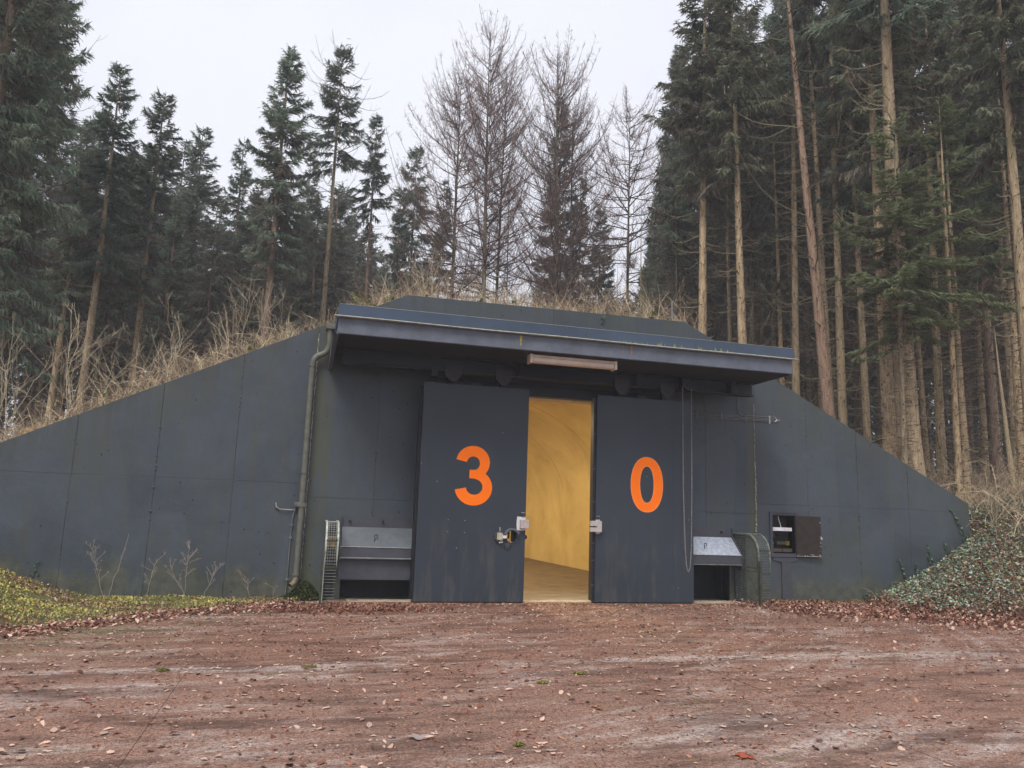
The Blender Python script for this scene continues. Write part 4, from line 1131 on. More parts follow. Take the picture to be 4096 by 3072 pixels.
def make_dead(seed, H, z0, z1, n, Lm, col=(.25, .205, .13), up=.0):
    """bare dead branches left on the stem: thin, sagging then turning up, with a few side twigs"""
    rg = np.random.default_rng(seed); g = G()
    h = z0 + (z1 - z0) * rg.random(n) ** .9
    az = rg.random(n) * 2 * np.pi
    L = Lm * rg.uniform(.25, 1.1, n) * (.5 + .6 * (h / H))
    base = np.stack([0 * h, 0 * h, h], -1)
    P = spline_branches(rg, base, az, L, rg.uniform(-.35, .15, n) + up, rg.uniform(.1, .5, n), rg.uniform(.4, 1.0, n))
    cc = np.array(col)[None] * rg.uniform(.4, 1.25, (n, 1))
    g.tubes(P, np.linspace(1, .25, 7)[None] * (.006 * L + .0085)[:, None], 3, c=cc)
    ns = 170; hs = rg.uniform(.8, z1 + 2, ns); as_ = rg.random(ns) * 6.283; rs = .13
    b0 = np.stack([rs * np.sin(as_) * .7, rs * np.cos(as_) * .7, hs], -1); dv0 = np.stack([np.sin(as_), np.cos(as_), rg.uniform(-.2, .5, ns)], -1)
    g.tubes(np.stack([b0, b0 + dv0 * rg.uniform(.10, .28, ns)[:, None]], 1), np.tile([.016, .009], (ns, 1)), 4, c=np.array([.10, .08, .06]))
    k = 5; bi = np.repeat(np.arange(n), k); m_ = len(bi); t = rg.uniform(.25, .95, m_)
    p0, d = interp_on(P, bi, t); d = norm(d); l = .30 * L[bi] * rg.uniform(.3, 1, m_)
    dv = norm(d + rg.normal(0, .5, (m_, 3))); q = np.stack([p0, p0 + dv * (l * .5)[:, None], p0 + norm(dv + np.array([0, 0, .35])) * l[:, None]], 1)
    g.tubes(q, np.linspace(1, .4, 3)[None] * np.full((m_, 1), .0055), 3, c=cc[bi])
    return g.build('dead_branches', [M['twig']])
def make_larch(seed, H, cb, Rm, nb, lean_up=.5):
    """leafless larch: long up-curving limbs with a haze of fine twigs"""
    rg = np.random.default_rng(seed); g = G()
    h = cb + (1 - cb) * rg.random(nb) ** .8 * .98; f = (1 - h) / (1 - cb)
    L = Rm * np.minimum(1, (f * 1.15) ** .62) * rg.uniform(.55, 1.1, nb) + .3
    az = rg.random(nb) * 2 * np.pi
    base = np.stack([0 * h, 0 * h, h * H], -1)
    P = spline_branches(rg, base, az, L, lean_up * (1.2 - .9 * f) + rg.uniform(-.1, .1, nb), .12 + .35 * f, .35 + .45 * rg.random(nb) + .3 * f, 9)
    cc = np.array([.085, .066, .055])[None] * rg.uniform(.7, 1.2, (nb, 1))
    g.tubes(P, np.linspace(1, .2, 9)[None] * (.0075 * L + .008)[:, None], 3, c=cc)
    cnt = np.maximum(6, (L * 12)).astype(int); bi = np.repeat(np.arange(nb), cnt); n = len(bi)
    t = rg.uniform(.15, 1, n); p0, d = interp_on(P, bi, t); d = norm(d)
    l = (.22 + .42 * (1 - t)) * np.minimum(1.4, .5 + .28 * L[bi]) * rg.uniform(.5, 1.3, n)
    dv = norm(d * .8 + rg.normal(0, .55, (n, 3)) + np.array([0, 0, .15]))
    q = np.stack([p0, p0 + dv * (l * .5)[:, None], p0 + norm(dv + rg.normal(0, .2, (n, 3)) + np.array([0, 0, .25])) * l[:, None]], 1)
    ct = np.array([.23, .135, .105])[None] * rg.uniform(.6, 1.25, (n, 1))
    g.tubes(q, np.linspace(1, .5, 3)[None] * np.full((n, 1), .0075), 3, c=ct)
    k = 2; j = np.repeat(np.arange(n), k); m_ = len(j); tt = rg.uniform(.2, 1, m_)
    a = q[j, 0] * (1 - tt)[:, None] + q[j, 2] * tt[:, None]; dv = norm(dv[j] + rg.normal(0, .7, (m_, 3)) + np.array([0, 0, .2]))
    l2 = rg.uniform(.08, .28, m_)[:, None]; nr = norm(np.cross(dv, rg.normal(0, 1, (m_, 3)))) * .007
    V = np.stack([a - nr, a + nr, a + dv * l2], 1)
    g.add(V.reshape(-1, 3), None, np.arange(m_ * 3).reshape(-1, 3), c=np.repeat(ct[j], 3, 0))
    return g.build('crown', [M['twig']])

H0 = 20.0
CR = {
 'full':   make_crown(1, H0, .16, 2.3, 200, 2.3, .9, .055, (.145, .188, .135), dead=.2),
 'mid':    make_crown(2, H0, .44, 1.65, 135, 2.7, .8, .052, (.145, .188, .135), dead=.25),
 'mid2':   make_crown(3, H0, .42, 1.45, 120, 2.5, .95, .050, (.145, .188, .135), dead=.4),
 'high':   make_crown(4, H0, .64, 1.35, 80, 2.5, .7, .050, (.145, .188, .135), dead=.15),
 'tall':   make_crown(5, H0, .54, 1.75, 125, 2.5, 1.0, .055, (.170, .188, .120), dead=.25),
 'dark':   make_crown(6, H0, .26, 1.9, 110, 2.0, 1.0, .07, (.14, .155, .12), dead=.45),  # both dark crowns greyed: some distance haze is put into the colour
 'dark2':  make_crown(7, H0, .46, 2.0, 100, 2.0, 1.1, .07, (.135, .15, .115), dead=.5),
 'young':  make_crown(8, H0, .34, 2.6, 80, 2.6, .55, .060, (.165, .20, .105), dead=.08),
 'thin':   make_crown(9, H0, .45, 2.0, 38, 2.3, .6, .055, (.165, .20, .105), dead=.1),
}
DD = {
 'few': make_dead(31, H0, 2.0, 12, 110, 1.7),
 'many': make_dead(32, H0, 1.2, 13, 125, 1.8),
 'grey': make_dead(33, H0, 1.0, 15, 240, 2.2, (.15, .125, .095)),
 'long': make_dead(34, H0, 3.0, 19, 80, 3.0, (.16, .14, .08), .25),
}
LA = {'a': make_larch(41, H0, .28, 4.6, 150, .6), 'b': make_larch(42, H0, .34, 3.9, 160, .8), 'c': make_larch(43, H0, .42, 4.8, 110, .4)}
TR = [make_trunk(s, H0, sway=.12) for s in range(4)]
protos = list(CR.values()) + list(DD.values()) + list(LA.values()) + TR

def tree(x, y, ztop, dia, crown=None, dead=None, larch=None, bk='bark_tan', label=None, cat='spruce tree', name='spruce_tree', group=None, lean=(0, 0), rz=None, wide=1.0, seed=0, zb=None):
    zb = float(Hf(x, y)) - .05 if zb is None else zb
    H = ztop - zb; s = H / H0
    t = empty(name, (x, y, zb)); t.rotation_euler = (lean[0] + R(rnd.uniform(-.9, .9)), lean[1] + R(rnd.uniform(-.9, .9)), rz if rz is not None else rnd.uniform(0, 6.28))
    tag(t, label, cat, group)
    tp = TR[seed % 4]
    o = tp.copy(); COL.objects.link(o); o.parent = t; o.scale = (dia, dia, s)
    o.material_slots[0].link = 'OBJECT'; o.material_slots[0].material = M[bk]
    for src, k in ((CR.get(crown), 'c'), (DD.get(dead), 'd'), (LA.get(larch), 'l')):
        if src is None: continue
        c = src.copy(); COL.objects.link(c); c.parent = t
        c.scale = (s * wide, s * wide, s) if k != 'd' else (1, 1, s)
        if k == 'd': c['kind'] = 'stuff'
    return t
SP = 'spruce tree'
# (x, y, top z, trunk dia, crown, dead twigs, bark, label)
T_ = [
 (-8.3, 20.6, 21.5, .42, 'full', 'grey', 'bark_dark', 'broad dark spruce filling the top left corner, green down to its lowest branches', .85),
 (-8.9, 25.5, 20.5, .34, 'full', 'grey', 'bark_dark', 'tall dense spruce just right of the corner spruce, its flank against the sky', .8),
 (-10.18, 28.22, 22.9, .36, 'tall', 'grey', 'bark_dark', 'spruce at the left picture edge behind the bare thorn shrub', 1.0),
 (-9.53, 32.64, 17.2, .28, 'mid2', 'grey', 'bark_tan', 'shorter greyish spruce in the gap between the corner spruces and the leaning pair', .9),
 (-8.33, 31.93, 19.3, .34, 'mid', 'few', 'bark_tan', 'first free standing spruce from the left with pale bare trunk above the shrubs', 1.0),
 (-9.13, 36.89, 17.6, .26, 'mid2', 'grey', 'bark_dark', 'thin trunk close behind the first free standing spruce', .85),
 (-6.87, 33.30, 18.9, .34, 'mid', 'few', 'bark_tan', 'rounded spruce with short thick crown, second of the free standing ones', 1.05),
 (-6.01, 39.55, 20.7, .30, 'mid', 'grey', 'bark_dark', 'low pointed spruce between the rounded one and the reddish trunk', .95),
 (-3.83, 35.80, 18.7, .26, 'mid2', 'few', 'bark_red', 'slender spruce with a thin reddish trunk left of the tallest central spruce', .8),
 (-1.95, 31.94, 21.2, .36, 'mid', 'many', 'bark_red', 'tall spruce with stout reddish trunk and drooping crown above the left wing wall', 1.1),
 (-0.75, 39.99, 20.5, .26, 'mid2', 'grey', 'bark_red', 'dim reddish trunk between the stout reddish spruce and the mossy pale one', .8),
 (0.23, 34.00, 23.2, .29, 'high', 'long', 'bark_tan', 'spruce with long pale mossy trunk and only a small crown at the tip', .95),
 (2.18, 36.94, 21.4, .24, 'high', 'many', 'bark_red', 'small crowned spruce standing alone just left of the bare larches', .9),
 (4.30, 41.78, 20.1, .22, 'mid2', 'many', 'bark_dark', 'scruffy half dead spruce left of the first larch', .75),
 (5.07, 42.70, 23.0, .22, 'high', 'grey', 'bark_dark', 'thin spruce with tufted flat top under the first larch', 1.0),
 (6.67, 43.49, 21.7, .22, 'mid2', 'grey', 'bark_dark', 'sparse spruce mixed into the left side of the first larch', .7),
 (14.01, 43.82, 28.6, .30, 'mid2', 'grey', 'bark_tan', 'dark narrow spruce grown through the third larch', .8),
 (16.79, 47.10, 25.7, .24, 'mid2', 'grey', 'bark_dark', 'dark spruce right behind the narrow one by the third larch', .65),
 (17.97, 46.66, 22.5, .22, 'mid', 'grey', 'bark_dark', 'low dark spruce between the third and fourth larch', .9),
 (23.09, 46.59, 23.0, .25, 'mid', 'grey', 'bark_dark', 'hazy bluish spruce in the gap left of the right hand wood', 1.1),
 (13.01, 23.66, 22.9, .36, 'tall', 'many', 'bark_tan', 'outermost spruce of the right hand wood, crown edge against the sky', 1.0),
 (17.60, 33.68, 26.6, .30, 'mid2', 'grey', 'bark_dark', 'shaded spruce behind the outermost one of the right hand wood', .8),
 (16.48, 27.43, 23.2, .24, 'tall', 'few', 'bark_tan', 'thin tan trunk between the outermost spruce and the pale straight one', .8),
 (13.73, 22.08, 22.9, .34, 'tall', 'many', 'bark_tan', 'straight pale trunked spruce rising behind the right end of the canopy', .95),
 (21.82, 33.52, 27.2, .22, 'mid2', 'grey', 'bark_tan', 'thin spruce stem just right of the straight pale one', .8),
 (19.49, 27.86, 27.0, .25, 'mid2', 'grey', 'bark_dark', 'dark stem hidden behind the broken topped pole', .9),
 (22.44, 30.67, 27.6, .24, 'mid', 'few', 'bark_tan', 'straight stem above the right edge of the canopy roof', .8),
 (20.42, 27.19, 23.0, .20, 'mid2', 'grey', 'bark_dark', 'green mossy stem left of the leaning reddish trunk', .8),
 (20.21, 26.09, 20.0, .20, 'high', 'few', 'bark_tan', 'thin pale stem crossing just left of the leaning trunk', .8),
 (19.10, 23.14, 22.9, .28, 'mid2', 'grey', 'bark_dark', 'dark mossy stem right of the leaning reddish trunk', .9),
 (15.46, 17.70, 20.7, .38, 'tall', 'few', 'bark_tan', 'pale trunk just left of the thickest trunk on the right', .8),
 (20.24, 23.48, 24.7, .30, 'mid2', 'grey', 'bark_red', 'dull red trunk partly hidden behind the pale one on the right', .9),
 (14.91, 16.32, 22.4, .55, 'high', 'many', 'bark_tan', 'thickest trunk of the wood, pale and mossy, rising behind the right wing wall', 1.2),
 (20.18, 20.83, 24.6, .30, 'tall', 'grey', 'bark_tan', 'shaded stem between the thickest trunk and the twin thin trunks', .9),
 (24.98, 23.07, 25.6, .30, 'mid2', 'grey', 'bark_dark', 'dark stem in the shade near the right picture edge', .9),
 (21.60, 19.34, 20.0, .26, 'mid', 'few', 'bark_tan', 'leaning tan stem near the right edge above the bramble thicket', .9),
 (18.0, 15.6, 20.6, .36, 'tall', 'few', 'bark_tan', 'stout trunk at the right picture edge', .9),
]
for k, (x, y, zt, dia, cr, de, bk, lab, wd) in enumerate(T_):
    tree(x, y, zt, dia, cr, de, None, bk, lab, SP, wide=wd, seed=k)
for k in range(14):
    az = 29.5 + 1.5 * k + rnd.uniform(-.5, .5); d = rnd.uniform(24, 34)
    if any(abs(math.degrees(math.atan2(a[0], a[1])) - az) < .7 and math.hypot(a[0], a[1]) < 30 for a in T_): continue
    x, y = d * math.sin(R(az)), d * math.cos(R(az))
    tree(x, y, rnd.uniform(21, 25), rnd.uniform(.2, .3), rnd.choice(['high', 'mid2', 'tall']), 'many', None, rnd.choice(['bark_tan', 'bark_tan', 'bark_red']), 'tan spruce stem among the crowded front rows of the right hand wood', SP, group='tan stems in the front rows of the right hand wood', wide=.8, seed=k)
# leaning one and the snags
tree(15.33, 19.75, 21.9, .37, None, 'long', None, 'bark_red', 'reddish trunk leaning to the left across the wood, almost branchless', 'tree', 'leaning_tree', lean=(R(1.5), R(-4.2)), rz=0, seed=1)
tree(16.98, 24.73, 18.6, .22, None, 'few', None, 'bark_tan', 'pale branchless pole with broken top beside the dark stem', 'dead tree', 'dead_tree', seed=2)
tree(14.43, 16.05, 12.6, .15, 'young', 'few', None, 'bark_tan', 'young spruce with fresh green drooping sprays in front of the thickest trunk', SP, wide=1.35, seed=3)
tree(16.3, 16.3, 13.6, .18, 'thin', 'few', None, 'bark_tan', 'slim pale trunked spruce with sparse green sprays right of the thickest trunk', SP, wide=1.2, seed=0)
tree(17.15, 16.9, 14.2, .20, 'thin', 'few', None, 'bark_tan', 'slim tree with flecked bark close beside the sparse green one', SP, wide=1.0, seed=1)
tree(17.2, 15.5, 6.9, .15, None, None, None, 'bark_tan', 'snapped off yellowish stub leaning at the right picture edge', 'dead tree', 'dead_tree', lean=(0, R(-3)), rz=0, seed=2)
tree(19.63, 17.4, 16.4, .25, 'thin', 'many', None, 'bark_tan', 'spruce with long bare side branches in the top right corner', SP, wide=1.1, seed=3)
tree(10.92, 42.62, 24.4, .14, None, 'few', None, 'bark_dark', 'thin bare pole standing in the sky gap between two larches', 'dead tree', 'dead_tree', seed=0)
tree(16.55, 36.42, 18.9, .16, None, 'few', None, 'bark_tan', 'thin bare birch like stem in front of the fourth larch', 'dead tree', 'dead_tree', seed=1)
tree(14.55, 35.10, 14.8, .12, None, 'few', None, 'bark_tan', 'short thin bare stem above the crest right of the third larch', 'dead tree', 'dead_tree', seed=2)
# larches
for k, (x, y, zt, dia, la, lab, wd) in enumerate([
  (7.26, 41.37, 27.2, .30, 'a', 'first bare larch from the left with a wide lopsided crown', 1.0),
  (8.95, 40.01, 29.6, .34, 'b', 'tallest bare larch, middle of the group above the bunker crest', .85),
  (9.83, 41.86, 28.0, .26, 'b', 'second stem close beside the tallest bare larch', .75),
  (13.12, 39.90, 28.9, .34, 'b', 'bare larch with forked trunk and a dark spruce behind it', .95),
  (14.6, 42.0, 27.0, .26, 'a', 'bare larch leaning over the dark narrow spruce', .8),
  (18.55, 43.18, 28.4, .30, 'c', 'isolated bare larch with wide sweeping limbs before the right hand wood', 1.0)]):
    tree(x, y, zt, dia, None, None, la, 'bark_dark', lab, 'larch tree', 'larch_tree', wide=wd, seed=k)

# deeper rows of the wood
cx0, cy0 = 0.0, 0.0
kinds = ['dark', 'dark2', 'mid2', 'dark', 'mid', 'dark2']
placed = [(a[0], a[1]) for a in T_]
cnt = 0; tries = 0
def limit(az):
    """highest elevation (deg above the horizon) that the far rows reach in each direction"""
    return np.interp(az, [-30, -18, -12, -6, 0, 5, 8, 10, 12.5, 14, 15.5, 17, 20, 22, 24.3, 27, 30, 36, 60], [32, 29, 25, 24, 24, 22, 19, 15, 9, 9, 14, 21, 19, 17, 18, 32, 38, 42, 42])
while cnt < 275 and tries < 12000:
    tries += 1
    az = rnd.uniform(-25, 55) if cnt < 205 else rnd.uniform(22, 54); d = rnd.uniform(31, 78) if az < 24 else rnd.uniform(27, 74)
    if 9 < az < 15.5 and (rnd.random() < .7 or d < 48): continue
    if 5 < az < 20 and d < 44: continue
    x, y = d * math.sin(R(az)), d * math.cos(R(az))
    if y < 17.5: continue
    if az < 24 and d < 37 and rnd.random() < .6: continue
    if any((x - a) ** 2 + (y - b) ** 2 < 2.3 ** 2 for a, b in placed): continue
    el = limit(az) * rnd.uniform(.78, 1.0)
    zt = 1.6 + d * math.tan(R(el)); zt = min(zt, 28 + rnd.uniform(-4, 3))
    placed.append((x, y))
    k = rnd.choice(kinds)
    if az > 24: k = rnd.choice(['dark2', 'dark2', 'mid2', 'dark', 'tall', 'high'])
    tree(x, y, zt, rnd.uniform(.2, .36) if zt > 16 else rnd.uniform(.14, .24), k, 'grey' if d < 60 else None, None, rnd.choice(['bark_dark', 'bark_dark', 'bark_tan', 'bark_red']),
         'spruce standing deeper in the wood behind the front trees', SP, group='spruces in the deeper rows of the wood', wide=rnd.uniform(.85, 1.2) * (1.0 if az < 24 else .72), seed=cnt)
    cnt += 1
# far side of the wood, too distant and dense to count
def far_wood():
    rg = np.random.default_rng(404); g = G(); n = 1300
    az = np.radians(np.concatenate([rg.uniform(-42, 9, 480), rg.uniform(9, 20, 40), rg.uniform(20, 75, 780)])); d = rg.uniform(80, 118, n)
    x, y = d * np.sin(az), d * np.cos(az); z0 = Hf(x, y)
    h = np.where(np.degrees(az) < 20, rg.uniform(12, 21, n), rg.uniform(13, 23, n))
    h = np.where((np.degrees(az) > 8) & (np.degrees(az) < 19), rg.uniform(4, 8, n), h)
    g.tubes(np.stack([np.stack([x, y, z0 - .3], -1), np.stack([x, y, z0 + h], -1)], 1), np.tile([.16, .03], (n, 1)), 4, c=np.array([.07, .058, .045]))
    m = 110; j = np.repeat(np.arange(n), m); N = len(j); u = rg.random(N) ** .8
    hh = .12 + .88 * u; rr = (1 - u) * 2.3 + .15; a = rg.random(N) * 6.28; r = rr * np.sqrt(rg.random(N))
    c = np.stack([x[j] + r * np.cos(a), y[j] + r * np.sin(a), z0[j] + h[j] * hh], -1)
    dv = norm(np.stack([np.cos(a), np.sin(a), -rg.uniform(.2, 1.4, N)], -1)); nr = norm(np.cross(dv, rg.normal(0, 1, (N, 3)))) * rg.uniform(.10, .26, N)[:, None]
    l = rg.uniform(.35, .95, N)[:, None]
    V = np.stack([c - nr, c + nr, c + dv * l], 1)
    g.add(V.reshape(-1, 3), None, np.arange(N * 3).reshape(-1, 3), c=np.repeat(np.array([.13, .15, .125])[None] * rg.uniform(.5, 1.3, (N, 1)), 3, 0))  # paler, greyer foliage carries some distance haze in its colour
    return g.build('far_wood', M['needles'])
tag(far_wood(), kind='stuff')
for p in protos: bpy.data.objects.remove(p)

# ================================================================ dry brush on the mound
def arcs(rg, base, L, az, lean, curl, k=5):
    t = np.linspace(0, 1, k)[None]
    n = len(L)
    a = lean[:, None] + curl[:, None] * t            # angle from vertical
    ds = L[:, None] / (k - 1)
    dr = np.sin(a) * ds; dz = np.cos(a) * ds
    r = np.concatenate([np.zeros((n, 1)), np.cumsum(dr[:, :-1], 1)], 1); z = np.concatenate([np.zeros((n, 1)), np.cumsum(dz[:, :-1], 1)], 1)
    az2 = az[:, None] + rg.normal(0, .5, (n, 1)) * t
    P = np.stack([base[:, None, 0] + r * np.sin(az2), base[:, None, 1] + r * np.cos(az2), base[:, None, 2] + z], -1)
    return P + rg.normal(0, .012, P.shape) * L[:, None, None]
TAN = np.array([.70, .57, .37])
def brush(n, xs_, ys_, Lr, rad, curl=(0.2, 1.9), seed=0, bright=1.0):
    rg = np.random.default_rng(seed)
    base = np.stack([xs_, ys_, Hf(xs_, ys_) - .03], -1)
    L = rg.uniform(*Lr, n) * rg.uniform(.5, 1, n); az = rg.random(n) * 6.283
    P = arcs(rg, base, L, az, rg.uniform(0, .6, n), rg.uniform(*curl, n))
    hue = np.where(rg.random((n, 1)) < .4, np.array([[.30, .20, .145]]), TAN[None]) * rg.uniform(.35, 1.2, (n, 1)) * bright
    return P, hue, rg.uniform(.7, 1.3, n) * rad
def add_brush(g, P, hue, rd, side=2, seed=0):
    rg = np.random.default_rng(seed + 5); n = len(P)
    g.tubes(P, np.linspace(1, .4, P.shape[1])[None] * rd[:, None], 3, c=hue)
    bi = np.repeat(np.arange(n), side); m_ = len(bi); t = rg.uniform(.3, .95, m_)
    p0, d = interp_on(P, bi, t); ln = np.linalg.norm(P[:, -1] - P[:, 0], axis=1)[bi] * rg.uniform(.12, .42, m_)
    dv = norm(norm(d) + rg.normal(0, .6, (m_, 3)))
    q = np.stack([p0, p0 + dv * (ln * .5)[:, None], p0 + norm(dv + rg.normal(0, .3, (m_, 3))) * ln[:, None]], 1)
    g.tubes(q, np.linspace(1, .5, 3)[None] * (rd[bi] * .6)[:, None], 3, c=hue[bi])
rg = np.random.default_rng(77)
# along the coping, left slope and crest
g = G()
n = 9000; x = rg.uniform(-9.5, 8.6, n); y = W + .42 + rg.exponential(2.0, n)
P, h_, r_ = brush(n, x, y, (.25, .95), .0036, seed=1); add_brush(g, P, h_, r_, 2, 1)
tag(g.build('dry_bramble_tangle', M['twig']), kind='stuff')
g = G()
n = 2600; x = rg.uniform(1.0, 8.8, n); y = W + .45 + rg.exponential(2.6, n)
P, h_, r_ = brush(n, x, y, (.4, 1.6), .0038, (0, 1.1), seed=2, bright=.95); add_brush(g, P, h_, r_, 2, 2)
tag(g.build('dry_crest_stems', M['twig']), kind='stuff')
g = G()
n = 5200; x = rg.uniform(-11, -.5, n); y = W + .45 + rg.exponential(2.6, n)
P, h_, r_ = brush(n, x, y, (.4, 1.2), .0038, (.4, 2.6), seed=3); add_brush(g, P, h_, r_, 3, 3)
tag(g.build('dry_slope_brush', M['twig']), kind='stuff')
# behind the right end of the wall
g = G()
n = 4200; x = rg.uniform(14.6, 27, n); y = rg.uniform(14.2, 24, n)
ok = ~((x < 15.4) & (y < W + .5)) & (y > 13.2 + .25 * (20 - x).clip(0, 5)); x = x[ok]; y = y[ok]; n = len(x)
P, h_, r_ = brush(n, x, y, (.6, 1.9), .0062, (.5, 2.6), seed=4, bright=.85); add_brush(g, P, h_, r_, 3, 4)
tag(g.build('dry_bramble_thicket', M['twig']), kind='stuff')
# thin growth on the right slope behind the coping
g = G()
n = 700; x = rg.uniform(8.6, 15.2, n); y = W + .45 + rg.exponential(2.5, n)
P, h_, r_ = brush(n, x, y, (.15, .6), .0045, seed=5, bright=.7); add_brush(g, P, h_, r_, 1, 5)
tag(g.build('thin_dry_grass', M['twig']), kind='stuff')

def shrub(x, y, hgt, spread, ns, label, seed, name='bare_shrub', rad=.016, cat='shrub', col=(.50, .42, .29)):
    rg = np.random.default_rng(seed); zb = float(Hf(x, y)) - .05
    t = empty(name, (x, y, zb)); tag(t, label, cat)
    g = G(); base = np.zeros((ns, 3)); base[:, :2] = rg.normal(0, .08, (ns, 2))
    L = hgt * rg.uniform(.65, 1.15, ns); P = arcs(rg, base, L, rg.random(ns) * 6.283, rg.uniform(.02, spread, ns), rg.uniform(-.3, .7, ns), 9)
    cc = np.array(col)[None] * rg.uniform(.55, 1.1, (ns, 1))
    g.tubes(P, np.linspace(1, .3, 9)[None] * np.full((ns, 1), rad), 5, c=cc)
    g.build('stem', M['twig'], t)
    g = G()
    k = 6; bi = np.repeat(np.arange(ns), k); m_ = len(bi); tt = rg.uniform(.2, .97, m_); p0, d = interp_on(P, bi, tt); d = norm(d)
    ln = L[bi] * (1.05 - tt) * rg.uniform(.35, .75, m_) + .12
    dv = norm(d + rg.normal(0, .5, (m_, 3)))
    kk = 5; q = np.zeros((m_, kk, 3)); q[:, 0] = p0
    cur = dv.copy()
    for i in range(1, kk):
        cur = norm(cur + rg.normal(0, .16, (m_, 3)) + np.array([0, 0, .12])); q[:, i] = q[:, i - 1] + cur * (ln / (kk - 1))[:, None]
    g.tubes(q, np.linspace(1, .35, kk)[None] * np.full((m_, 1), rad * .5), 4, c=cc[bi])
    k2 = 5; b2 = np.repeat(np.arange(m_), k2); m2 = len(b2); tt = rg.uniform(.2, 1, m2); p0, d = interp_on(q, b2, tt); d = norm(d)
    l2 = rg.uniform(.1, .45, m2) * np.minimum(1, ln[b2]); dv = norm(d + rg.normal(0, .55, (m2, 3)))
    q2 = np.stack([p0, p0 + dv * (l2 * .5)[:, None], p0 + norm(dv + rg.normal(0, .2, (m2, 3)) + np.array([0, 0, .15])) * l2[:, None]], 1)
    g.tubes(q2, np.linspace(1, .5, 3)[None] * np.full((m2, 1), rad * .28), 3, c=cc[bi][b2] * .9)
    o = g.build('twigs', M['twig'], t); o['kind'] = 'stuff'
    return t
shrub(-5.6, 16.4, 3.6, .55, 7, 'tallest bare shrub with arching pale stems at the left picture edge', 1, rad=.011)
shrub(-4.7, 17.2, 3.0, .6, 6, 'bare shrub with forked pale stems right of the one at the left edge', 2, rad=.010)
shrub(-3.5, 16.9, 2.1, .7, 6, 'low spreading bare shrub halfway up the left slope', 3, rad=.009)
shrub(-1.6, 16.9, 2.1, .45, 8, 'upright bushy bare shrub in front of the slender reddish spruce', 4, rad=.010)
shrub(-2.7, 16.3, 2.0, .8, 6, 'arching bare shrub with a few yellow leaves above the left slope', 5, rad=.008)
shrub(-.8, 16.9, 1.6, .35, 5, 'thin upright sapling shrub left of the stout reddish trunk', 6, rad=.010)
shrub(2.7, 18.4, 2.1, .5, 8, 'bare shrub on the mound at the left end of the crest', 7, rad=.010)
shrub(4.6, 18.6, 1.7, .6, 7, 'bare shrub on the crest below the first larch', 8, rad=.009)
shrub(6.6, 18.8, 1.6, .6, 7, 'bare shrub on the crest below the forked larch', 9, rad=.009)
shrub(15.9, 14.9, 1.2, .7, 7, 'tangled bare shrub at the right end of the wing wall', 10, rad=.010)
shrub(17.6, 13.8, 1.3, .9, 7, 'arching bramble shrub above the ivy at the right picture edge', 11, rad=.010)

# cut stump, steel post
t = empty('tree_stump', (-4.95, 16.3, float(Hf(-4.95, 16.3)))); tag(t, 'pale orange cut stump half buried in the brush behind the left wall', 'tree stump')
g = G(); an = np.linspace(0, 2 * np.pi, 19)[:-1]; rr = .27 * (1 + .12 * np.sin(an * 3 + 1) + rng.normal(0, .03, 18))
V = [(rr[i] * 1.05 * math.cos(an[i]), rr[i] * math.sin(an[i]), -.3) for i in range(18)] + [(rr[i] * math.cos(an[i]), rr[i] * .8 * math.sin(an[i]), .42 + .06 * math.cos(an[i])) for i in range(18)]
g.poly(V, [[i, (i + 1) % 18, 18 + (i + 1) % 18, 18 + i] for i in range(18)]); g.build('stump_side', simple('split_wood', (.50, .33, .17), .8, 0, .3, 14, .4), t)
g = G(); g.poly(V[18:], [list(range(18))]); g.build('cut_face', simple('fresh_cut_wood', (.60, .40, .20), .8, 0, .2, 20), t).location = (0, 0, .001)
o = None
g = G(); g.box(-.014, .014, -.014, .014, -.1, .72); o = g.build('steel_post', simple('grey_post', (.20, .20, .19), .7), None, loc=(7.86, W + .55, float(Hf(7.86, W + .55)))); tag(o, 'thin grey post standing upright on the right end of the crest', 'post')

# ================================================================ leaf helpers
def leaf_cards(g, P, size, az, tilt, col, rg, shape='oak', bend=.3):
    """small curled leaves; P (n,3)"""
    n = len(P)
    if shape == 'small':
        ol = np.array([(0, -.5), (.28, -.1), (.20, .3), (0, .5), (-.22, .25), (-.27, -.15)])
    elif shape == 'ivy':
        ol = np.array([(0, -.45), (.42, -.30), (.30, .08), (0, .5), (-.30, .08), (-.42, -.30)])
    ol = ol + 0
    X = ol[None, :, 0] * size[:, None] * rg.uniform(.7, 1.2, (n, 1)); Y = ol[None, :, 1] * size[:, None]
    Zc = bend * rg.uniform(-.3, 1.2, (n, 1)) * (np.abs(X) * .9 + np.abs(Y) * .25) + rg.normal(0, .05, X.shape) * size[:, None]
    ct, st = np.cos(tilt)[:, None], np.sin(tilt)[:, None]
    Y2 = Y * ct - Zc * st; Z2 = Y * st + Zc * ct
    ca, sa = np.cos(az)[:, None], np.sin(az)[:, None]
    V = np.stack([X * ca - Y2 * sa, X * sa + Y2 * ca, Z2], -1) + P[:, None, :]
    ix = np.arange(n)[:, None] * 6
    g.add(V.reshape(-1, 3), np.concatenate([ix + np.array([[0, 1, 2, 3]]), ix + np.array([[0, 3, 4, 5]])]), c=np.repeat(col, 6, 0))
def leafcol(rg, n, pale=.25):
    pal = np.array([[.30, .125, .075], [.22, .085, .055], [.36, .18, .12], [.15, .062, .042], [.27, .13, .10], [.09, .045, .032]])
    c = pal[rg.integers(0, len(pal), n)] * rg.uniform(.7, 1.25, (n, 1))
    p = rg.random(n) < pale; c[p] = np.array([.60, .42, .32]) * rg.uniform(.7, 1.15, (p.sum(), 1))
    return c
rg = np.random.default_rng(5)
def gz(x, y): return np.maximum(Hf(x, y), 0.0) * 1.0
